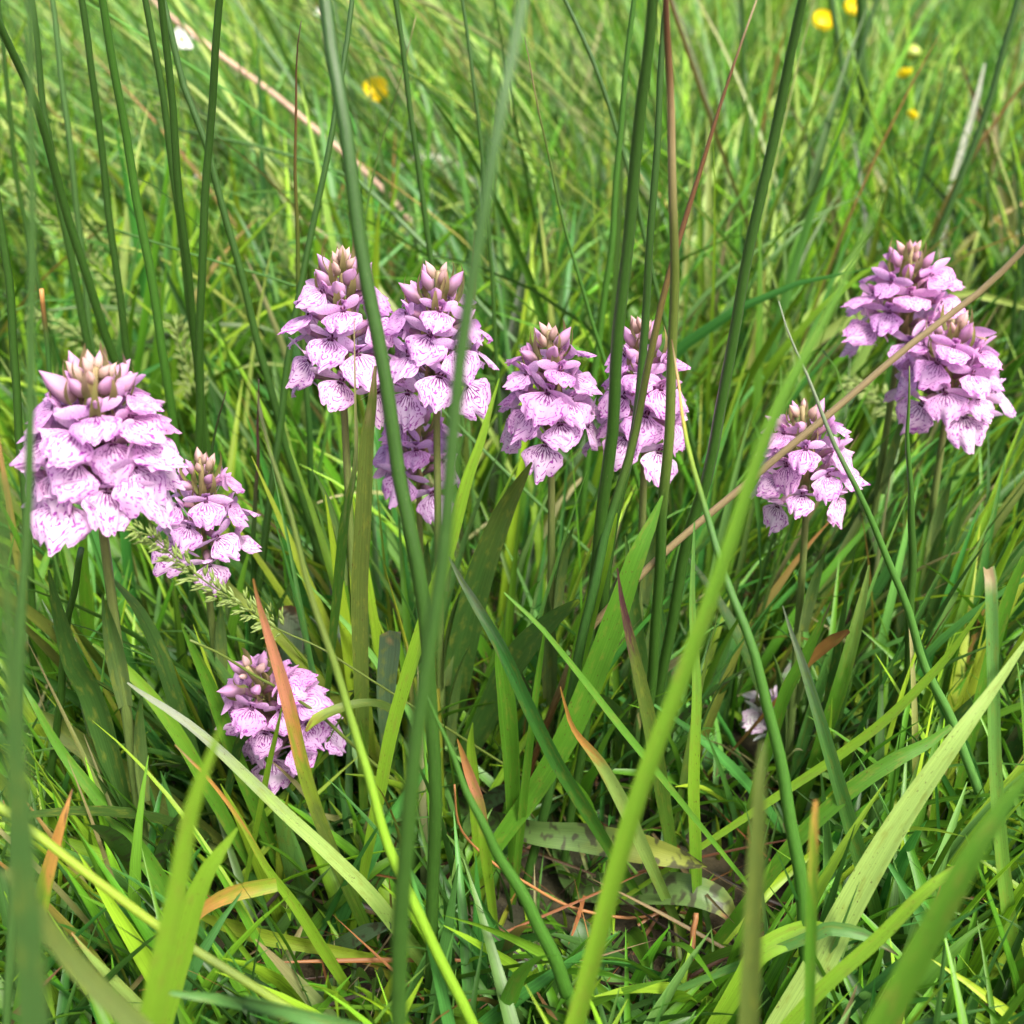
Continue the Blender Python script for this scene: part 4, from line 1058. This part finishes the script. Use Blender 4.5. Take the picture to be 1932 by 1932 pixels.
# ------------------------------------------------------------------ the insect on the orchid
def insect():
    bpy.context.view_layer.update()
    fl = [c for c in O10.children if c.name.startswith('flower')]
    def score(c):
        w = c.matrix_world.translation
        px, py, _ = project(np.array([[w.x, w.y, w.z]]))
        return math.hypot(px[0] - 1845, py[0] - 650) + 600 * max(0, w.y - O10.location.y)
    f = min(fl, key=score)
    m3 = f.matrix_world.to_3x3()
    cpt = f.matrix_world.translation + m3 @ Vector((0, 0.0010, 0.0066))
    k = px_size(cpt)
    a, b = cpt + Vector((-20 * k, 0, 8 * k)), cpt + Vector((20 * k, 0, -8 * k))
    ob = empty('insect', (a + b) / 2); tag(ob, 'small narrow brown insect with folded wings resting on the pink orchid', 'insect')
    x = (b - a).normalized(); L = (b - a).length
    up = (CAMV - (a + b) / 2).normalized() * 0.6 + Vector((0, 0, 0.8)); up = (up - x * up.dot(x)).normalized()
    y = up.cross(x)
    rot = Matrix((x, y, up)).transposed().to_4x4()
    ob.matrix_world = Matrix.Translation((a + b) / 2) @ rot
    def part(name, mk, mat):
        vs, fs, cc, uu = [], [], [], []
        mk(vs, fs, cc, uu); return link(name, mesh_from(name, vs, fs, mat=mat), ob)
    ry = Matrix.Rotation(math.pi / 2, 3, 'Y')
    part('body', lambda *m: blob(*m, (-L * 0.42, 0, 0), L * 0.075, L * 0.8, (0, 0, 0), (0, 0, 0), 8, 8, rot=ry, point=1.6), MAT_CHITIN)
    part('head', lambda *m: blob(*m, (-L * 0.53, 0, 0), L * 0.065, L * 0.15, (0, 0, 0), (0, 0, 0), 6, 8, rot=ry), MAT_CHITIN)
    for s in (-1, 1):
        vs = []; fs = []
        for j in range(9):
            t = j / 8
            w = L * 0.085 * math.sin(math.pi * (0.2 + 0.72 * t)) ** 0.6
            for k in range(3):
                vs.append((-L * 0.36 + L * 0.9 * t, s * w * k / 2, L * 0.085 * (1 - 0.4 * (k / 2) ** 2) - 0.03 * L * t - L * 0.02 * k))
        for j in range(8):
            for k in range(2):
                q = j * 3 + k; fs.append((q, q + 1, q + 4, q + 3))
        link('wing', mesh_from('wing', vs, fs, mat=MAT_WING), ob)
        q = [Vector((-L * 0.5, s * L * 0.03, 0.02 * L)), Vector((-L * 0.62, s * L * 0.08, 0.05 * L)), Vector((-L * 0.75, s * L * 0.12, 0.02 * L))]
        link('antenna', tube_mesh('antenna', spline(q, 8), [L * 0.008] * 8, [(0, 0, 0)] * 8, MAT_CHITIN, 5), ob)
        for k in range(3):
            x0 = -L * (0.3 - 0.14 * k)
            q = [Vector((x0, s * L * 0.05, 0)), Vector((x0, s * L * 0.16, 0.02 * L)), Vector((x0 + 0.03 * L, s * L * 0.22, -0.13 * L))]
            link('leg', tube_mesh('leg', spline(q, 7), [L * 0.01] * 7, [(0, 0, 0)] * 7, MAT_CHITIN, 5), ob)
insect()

# ------------------------------------------------------------------ grass in numbers
def grass_arrays(root, length, az, lean, bend, width, twist, c0, c1, nseg):
    K = len(length); n = nseg + 1
    t = np.linspace(0, 1, n)[None, :]
    tilt = lean[:, None] + bend[:, None] * t ** 1.4
    step = (length / nseg)[:, None]
    T = np.stack([np.sin(tilt) * np.cos(az)[:, None], np.sin(tilt) * np.sin(az)[:, None], np.cos(tilt)], -1)
    Pp = np.zeros((K, n, 3)); Pp[:, 1:] = np.cumsum((T[:, :-1] + T[:, 1:]) * 0.5 * step[..., None], 1)
    Pp += root[:, None, :]
    S = np.stack([-np.sin(az), np.cos(az), np.zeros(K)], -1)[:, None, :]
    Nn = np.cross(T, np.broadcast_to(S, T.shape))
    tw = (twist[:, None] * (0.4 + t))[..., None]
    side = S * np.cos(tw) + Nn * np.sin(tw)
    nrm = np.cross(T, side)
    w = width[:, None] * (0.55 + 0.45 * np.sin(np.pi * np.clip(t * 1.3, 0, 1) * 0.6)) * (1 - t ** 2.6 * 0.96)
    V = np.stack([Pp - side * w[..., None] * 0.5 + nrm * w[..., None] * 0.14, Pp - nrm * w[..., None] * 0.12, Pp + side * w[..., None] * 0.5 + nrm * w[..., None] * 0.14], 2)
    tt = t[..., None] ** 1.5
    C = np.repeat((c0[:, None, :] * (1 - tt) + c1[:, None, :] * tt)[:, :, None, :], 3, 2)
    seed = rng.random(K)[:, None] * 60
    L = t * length[:, None] * 12
    U = np.zeros((K, n, 3, 3)); U[..., 0] = np.array([-1, 0, 1])[None, None, :]; U[..., 1] = L[..., None]; U[..., 2] = seed[..., None]
    return Pp, V, C, U

def quads_for(K, n):
    f = np.array([[i * 3 + k, i * 3 + k + 1, (i + 1) * 3 + k + 1, (i + 1) * 3 + k] for i in range(n - 1) for k in range(2)])
    return (f[None] + (np.arange(K) * n * 3)[:, None, None]).reshape(-1, 4)

def big_mesh(name, V, C, U, mat, label, cat):
    K, n = V.shape[:2]
    F = quads_for(K, n)
    me = bpy.data.meshes.new(name)
    nv, nf = K * n * 3, len(F)
    me.vertices.add(nv); me.vertices.foreach_set('co', V.reshape(-1).astype(np.float32))
    me.loops.add(nf * 4); me.loops.foreach_set('vertex_index', F.ravel().astype(np.int32))
    me.polygons.add(nf); me.polygons.foreach_set('loop_start', (np.arange(nf) * 4).astype(np.int32))
    me.update(calc_edges=True)
    finish(me, C.reshape(-1, 3), U.reshape(-1, 3), mat)
    return tag(link(name, me), label, cat, kind='stuff')

MIX = ['grass', 'grass', 'bright', 'bright', 'blue', 'grass', 'dark', 'mint']
def colours(K, names, jitter=0.28):
    base = np.array([P[c] for c in names])[rng.integers(0, len(names), K)]
    return base * (1 + jitter * rng.uniform(-1, 1, (K, 1))) * (1 + 0.12 * rng.uniform(-1, 1, (K, 3)))

def tips(c0, frac_dry):
    c1 = c0 * np.array([1.25, 1.15, 0.9])
    K = len(c0)
    d = rng.random(K) < frac_dry
    dry = np.array([P['rust'], P['tan'], P['brown'], P['straw']])[rng.integers(0, 4, K)]
    c1[d] = dry[d] * 0.9
    return c1

ZONES = [(690, 735, 155, 202, 0.93), (1525, 1580, 28, 75, 1.03), (1585, 1625, 0, 40, 1.08), (1680, 1730, 128, 165, 0.88), (1700, 1730, 205, 238, 0.83), (325, 358, 50, 100, 0.93), (1700, 1740, 95, 125, 0.88)]
FARZ = list(ZONES)
def keep_clear(Pp, near=True, low=False):
    """False for blades that would stand in front of a flower head"""
    px, py, dep = project(Pp)
    ok = np.ones(len(Pp), bool)
    for x0, x1, y0, y1, y in (HEADS if low else HEADS + ZONES):
        bad = (px > x0 - 6) & (px < x1 + 6) & (py > y0 - 15) & (py < y1 - 12) & (Pp[..., 1] < y + 0.022)
        ok &= ~bad.any(1)
    if near:
        bad = (dep < 0.235) & (px > -80) & (px < 2010) & (py > -80) & (py < 1990)
        ok &= ~bad.any(1)
        bad = (py < 620) & (Pp[..., 1] < 0.36) & (px > 0) & (px < 1932)
        ok &= ~bad.any(1)
    return ok

def fan(x, spread=0.9):
    """tips lean outwards from the middle of the view, with scatter"""
    a = np.where(x < -0.01, math.pi, 0.0) + rng.normal(0, spread, len(x))
    return a

def region(K, y0, y1, half, margin=0.06, power=1.0):
    y = y0 + (y1 - y0) * rng.random(K) ** power
    x = (rng.random(K) * 2 - 1) * (half * y + margin)
    return x, y

# A: close grass round the orchids: tufts one can pick out, and the mass between them
TR = np.array(TRACED)
def buries(Pp, prob=0.85):
    """True for blades that would hide one of the blades traced from the view"""
    tpx, tpy, _ = project(TR[:, :3]); ty = TR[:, 1]; tr = TR[:, 3] * 0.5 + 4
    px, py, _ = project(Pp)
    out = np.zeros(len(Pp), bool)
    for a in range(0, len(Pp), 200):
        d = ((px[a:a + 200, :, None] - tpx) ** 2 + (py[a:a + 200, :, None] - tpy) ** 2 < tr ** 2) & (Pp[a:a + 200, :, 1, None] < ty + 0.004)
        out[a:a + 200] = d.any((1, 2))
    return out & (rng.random(len(Pp)) < prob)

ZONES[:] = [(955, 1400, 1555, 1752, 0.268), (570, 742, 1735, 1832, 0.23), (885, 1018, 1462, 1532, 0.28), (240, 490, 985, 1165, 0.24), (1395, 1495, 1290, 1415, 0.33), (1520, 1610, 1185, 1255, 0.295)] + FARZ

NICK = [(O1, 'the largest orchid'), (O2, 'the small tucked orchid'), (O3, 'the bud-tipped orchid'), (O4, 'the boldly looped orchid'), (O5, 'the hidden dark-marked orchid'),
        (O6, 'the white-lipped orchid'), (O7, 'the screened orchid'), (O8, 'the low crossed orchid'), (O9, 'the upper pink orchid'), (O10, 'the insect-bearing orchid'),
        (O11, 'the leaning veined orchid'), (O12, 'the tiny whitish orchid')]
LOOKS = [('bright', 'yellow-green'), ('grass', 'fresh green'), ('blue', 'bluish'), ('dark', 'dark green'), ('olive', 'dull olive'), ('mint', 'pale minty'), ('leaf', 'deep-green'), ('yellow', 'yellowing')]

def tufts():
    f1 = [tuple(map(int, q)) for q in quads_for(1, 13)]
    made = 0; used = {}
    for trial in range(400):
        if made >= 84: break
        y = rng.uniform(0.21, 0.47); x = rng.uniform(-1, 1) * (0.46 * y + 0.03)
        foot = trial < 36
        if foot:
            ol = NICK[trial % 12][0].location
            x, y = ol.x + rng.uniform(-0.016, 0.016), ol.y - rng.uniform(0.010, 0.034)
        n = int(rng.integers(4, 8))
        ck, cn = LOOKS[rng.integers(0, len(LOOKS))]
        broad = rng.random() < 0.6; dry = rng.random() < 0.25
        root = np.stack([x + rng.normal(0, 0.005, n), y + rng.normal(0, 0.005, n), np.full(n, -0.008)], -1)
        length = rng.uniform(0.07, 0.16, n) * (0.8 if y < 0.29 else 1.0)
        az = fan(np.full(n, x), 1.0)
        width = rng.uniform(0.0042, 0.0068, n) if broad else rng.uniform(0.0018, 0.0032, n)
        c0 = colours(n, [ck], 0.15); c1 = tips(c0, 0.6 if dry else 0.0)
        Pp, V, C, U = grass_arrays(root, length, az, np.abs(rng.normal(0.12, 0.2, n)), np.abs(rng.normal(0.5, 0.45, n)) * (0.35 if foot else 1), width, rng.normal(0, 0.6, n), c0, c1, 12)
        ok = keep_clear(Pp) & ~buries(Pp, 0.8)
        if ok.sum() < 2: continue
        base = Vector((x, y, 0))
        ob = empty('grass_tuft', base)
        near = min(NICK, key=lambda o: (o[0].location - base).length)
        dlt = base - near[0].location
        rel = 'standing before' if dlt.y < -0.03 else ('standing behind' if dlt.y > 0.03 else 'at the foot of')
        lab = f"{'broad' if broad else 'narrow'}-bladed {cn} grass tuft{', dry-tipped,' if dry else ''} {rel} {near[1]}"
        if lab in used: lab = lab.replace('grass tuft', f"tuft of {('two', 'three', 'four', 'five', 'six', 'seven')[int(ok.sum()) - 2]} blades").replace('-bladed', '').replace('broad ', 'broad, ', 1)
        used[lab] = 1
        tag(ob, lab, 'grass tuft', 'grass tufts round the orchids')
        b = np.array([x, y, 0.0])
        for i in np.nonzero(ok)[0]:
            link('blade', mesh_from('blade', V[i].reshape(-1, 3) - b, f1, C[i].reshape(-1, 3), U[i].reshape(-1, 3), MAT_BLADE), ob)
        made += 1
tufts()

def close_grass():
    K = 2900
    x, y = region(K, 0.17, 0.62, 0.62, 0.06, 1.15)
    root = np.stack([x, y, np.full(K, -0.008)], -1)
    far = (y - 0.17) / 0.45
    length = rng.uniform(0.05, 0.125, K) + 0.06 * far * rng.random(K)
    length *= np.where(y < 0.30, 0.78, 1.0)
    az = fan(x, 0.95)
    lean = np.abs(rng.normal(0.12, 0.22, K)); bend = np.abs(rng.normal(0.5, 0.5, K))
    width = rng.choice([0.0016, 0.0026, 0.0036, 0.0048, 0.0062], K, p=[.18, .24, .26, .20, .12]) * rng.uniform(0.85, 1.15, K)
    c0 = colours(K, MIX); c1 = tips(c0, 0.06)
    Pp, V, C, U = grass_arrays(root, length, az, lean, bend, width, rng.normal(0, 0.7, K), c0, c1, 10)
    ok = keep_clear(Pp)
    px, py, dep = project(Pp)
    ok &= ~((py > 1932).all(1) | (px < -60).all(1) | (px > 1992).all(1)) | (rng.random(K) < 0.35)
    ok &= ~buries(Pp)
    big_mesh('close_grass', V[ok], C[ok], U[ok], MAT_FIELD, 'dense mixed green grass filling the gaps between the orchid stems', 'grass')
close_grass()

def low_grass():
    K = 2800
    x, y = region(K, 0.14, 0.36, 0.62, 0.08)
    root = np.stack([x, y, np.full(K, -0.008)], -1)
    c0 = colours(K, ['grass', 'bright', 'mint', 'grass', 'dark', 'blue']); c1 = tips(c0, 0.04)
    Pp, V, C, U = grass_arrays(root, rng.uniform(0.045, 0.105, K), rng.uniform(0, 6.28, K), rng.uniform(0.10, 0.85, K), rng.uniform(0.1, 0.9, K), rng.uniform(0.0024, 0.0066, K), rng.normal(0, 0.6, K), c0, c1, 9)
    ok = keep_clear(Pp) & ~buries(Pp, 0.7)
    big_mesh('low_grass', V[ok], C[ok], U[ok], MAT_FIELD, 'low sprawling grass blades over the soil before the orchids', 'grass')
low_grass()

# B: fine undergrowth near the ground
def undergrowth():
    K = 9000
    x, y = region(K, 0.05, 0.66, 0.62, 0.12, 1.2)
    root = np.stack([x, y, np.full(K, -0.008)], -1)
    c0 = colours(K, ['grass', 'bright', 'grass', 'blue', 'leaf', 'mint'])
    Pp, V, C, U = grass_arrays(root, np.where(y < 0.31, rng.uniform(0.015, 0.038, K), rng.uniform(0.025, 0.07, K)), rng.uniform(0, 6.28, K), np.abs(rng.normal(0.35, 0.3, K)), np.abs(rng.normal(0.7, 0.5, K)),
                               rng.uniform(0.0009, 0.0032, K), rng.normal(0, 0.8, K), c0, tips(c0, 0.15), 6)
    ok = keep_clear(Pp, low=True)
    big_mesh('undergrowth', V[ok], C[ok], U[ok], MAT_FIELD, 'short fine undergrowth close to the soil', 'undergrowth')
undergrowth()

# C: dead straw on the soil
def litter():
    K = 1800
    x, y = region(K, 0.16, 0.9, 0.62, 0.06)
    root = np.stack([x, y, rng.uniform(0.0, 0.012, K)], -1)
    c0 = colours(K, ['tan', 'brown', 'rust', 'dbrown', 'brown'], 0.35) * 0.7
    Pp, V, C, U = grass_arrays(root, rng.uniform(0.02, 0.07, K), rng.uniform(0, 6.28, K), rng.uniform(1.25, 1.6, K), rng.normal(0, 0.2, K),
                               rng.uniform(0.0006, 0.0018, K), rng.normal(0, 0.9, K), c0, c0, 5)
    ok = keep_clear(Pp, low=True)
    big_mesh('straw_litter', V[ok], C[ok], U[ok], MAT_FIELD, 'dead brown straw litter lying on the soil', 'straw')
litter()

# D: the meadow behind
def meadow():
    K = 10500; G = 520
    gx, gy = region(G, 0.52, 2.0, 0.62, 0.25, 1.1); gi = rng.integers(0, G, K)
    gs = 0.018 + 0.03 * rng.random(G)
    x = gx[gi] + rng.normal(0, 1, K) * gs[gi]; y = gy[gi] + rng.normal(0, 1, K) * gs[gi]
    y = np.maximum(y, 0.47)
    gaz = rng.uniform(0, 6.28, G); gcol = rng.normal(0, 0.28, G); gln = rng.uniform(0.75, 1.35, G)
    root = np.stack([x, y, np.full(K, -0.008)], -1)
    length = rng.uniform(0.09, 0.21, K) * gln[gi]
    patch = np.sin(x * 7.0 + 1.3 * np.sin(y * 5)) * np.sin(y * 6.1 + 0.8)
    az = gaz[gi] + rng.normal(0, 0.8, K)
    c0 = colours(K, ['grass', 'bright', 'grass', 'mint', 'bright', 'blue', 'grass', 'pale', 'rushg']) * np.clip(1 + 0.15 * patch + gcol[gi], 0.4, 1.6)[:, None]
    Pp, V, C, U = grass_arrays(root, length, az, np.abs(rng.normal(0.12, 0.2, K)), np.abs(rng.normal(0.7, 0.55, K)), rng.uniform(0.0024, 0.0078, K),
                               rng.normal(0, 0.8, K), c0, tips(c0, 0.07), 8)
    ok = keep_clear(Pp, False)
    big_mesh('meadow_grass', V[ok], C[ok], U[ok], MAT_FIELD, 'tall soft green meadow grass behind the orchids', 'grass')
    K = 11000
    x, y = region(K, 1.9, 9.0, 0.62, 0.4, 1.3)
    root = np.stack([x, y, np.full(K, -0.008)], -1)
    patch = np.sin(x * 3.0 + 1.3 * np.sin(y * 2)) * np.sin(y * 2.1 + 0.8)
    c0 = colours(K, ['grass', 'bright', 'pale', 'mint', 'grass', 'bright', 'blue']) * (1 + 0.2 * patch)[:, None]
    sc = 0.8 + 0.25 * y
    Pp, V, C, U = grass_arrays(root, rng.uniform(0.13, 0.30, K), rng.uniform(0, 6.28, K), np.abs(rng.normal(0.12, 0.2, K)), np.abs(rng.normal(0.7, 0.5, K)),
                               rng.uniform(0.004, 0.008, K) * sc, rng.normal(0, 0.8, K), c0, tips(c0, 0.08), 6)
    big_mesh('distant_grass', V, C, U, MAT_FIELD, 'far meadow grass fading out of focus', 'grass')
meadow()

# E: lodged strands leaning over behind the rushes
def lodged():
    K = 1300
    x = rng.uniform(-0.75, 0.22, K); y = rng.uniform(0.62, 1.35, K)
    root = np.stack([x, y, np.full(K, -0.008)], -1)
    c0 = colours(K, ['rushl', 'rushg', 'grass', 'rush', 'mint', 'pale'])
    az = rng.normal(math.pi, 0.6, K)
    Pp, V, C, U = grass_arrays(root, rng.uniform(0.25, 0.45, K), az, rng.normal(0.60, 0.2, K), rng.normal(0.45, 0.3, K), rng.uniform(0.0015, 0.0042, K),
                               rng.normal(0, 0.6, K), c0, tips(c0, 0.12), 10)
    ok = keep_clear(Pp, False)
    big_mesh('lodged_strands', V[ok], C[ok], U[ok], MAT_FIELD, 'long thin lodged strands all leaning one way behind the rushes', 'grass')
lodged()

# F: small herb leaves on the soil
def herb():
    vs, fs = [], []
    n = 7
    for j in range(n):
        t = j / (n - 1)
        w = 0.006 * math.sin(math.pi * (0.06 + 0.9 * t)) ** 0.8 * (1 + 0.18 * (j % 2))
        for k in range(5):
            s = -1 + 0.5 * k
            vs.append((s * w, 0.018 * t + 0.001 * abs(s), 0.004 * math.sin(t * 2.5) + 0.0012 * abs(s)))
    for j in range(n - 1):
        for k in range(4):
            a = j * 5 + k; fs.append((a, a + 1, a + 6, a + 5))
    lf = mesh_from('leaf', vs, fs, mat=MAT_HERB)
    for (px, py, lab) in [(850, 1575, 'small toothed herb leaves beside the two thick rush stems'), (1100, 1790, 'small herb leaves flat on the soil under the spotted leaves'),
                          (1010, 1850, 'small herb leaves on the soil below the wiry orange stem'), (1640, 1330, 'small herb leaves near the needle-pointed rush'), (620, 1890, 'small herb leaves under the bluish spotted strap leaf')]:
        v = -(py - 966) / 966 * HALF
        yg = CAM_H * (CP + v * SP) / (SP - v * CP)
        c = at(px, py, yg)
        ob = empty('herb', Vector((c.x, c.y, 0))); tag(ob, lab, 'herb', 'low herbs on the soil')
        for k in range(5):
            o = link('leaf', lf, ob)
            o.rotation_euler = (random.uniform(0.2, 0.7), 0, k * 1.256 + random.uniform(-0.3, 0.3)); o.location = (0, 0, 0.001 - 0.003)
            s = random.uniform(0.4, 0.7); o.scale = (s, s, s)
herb()
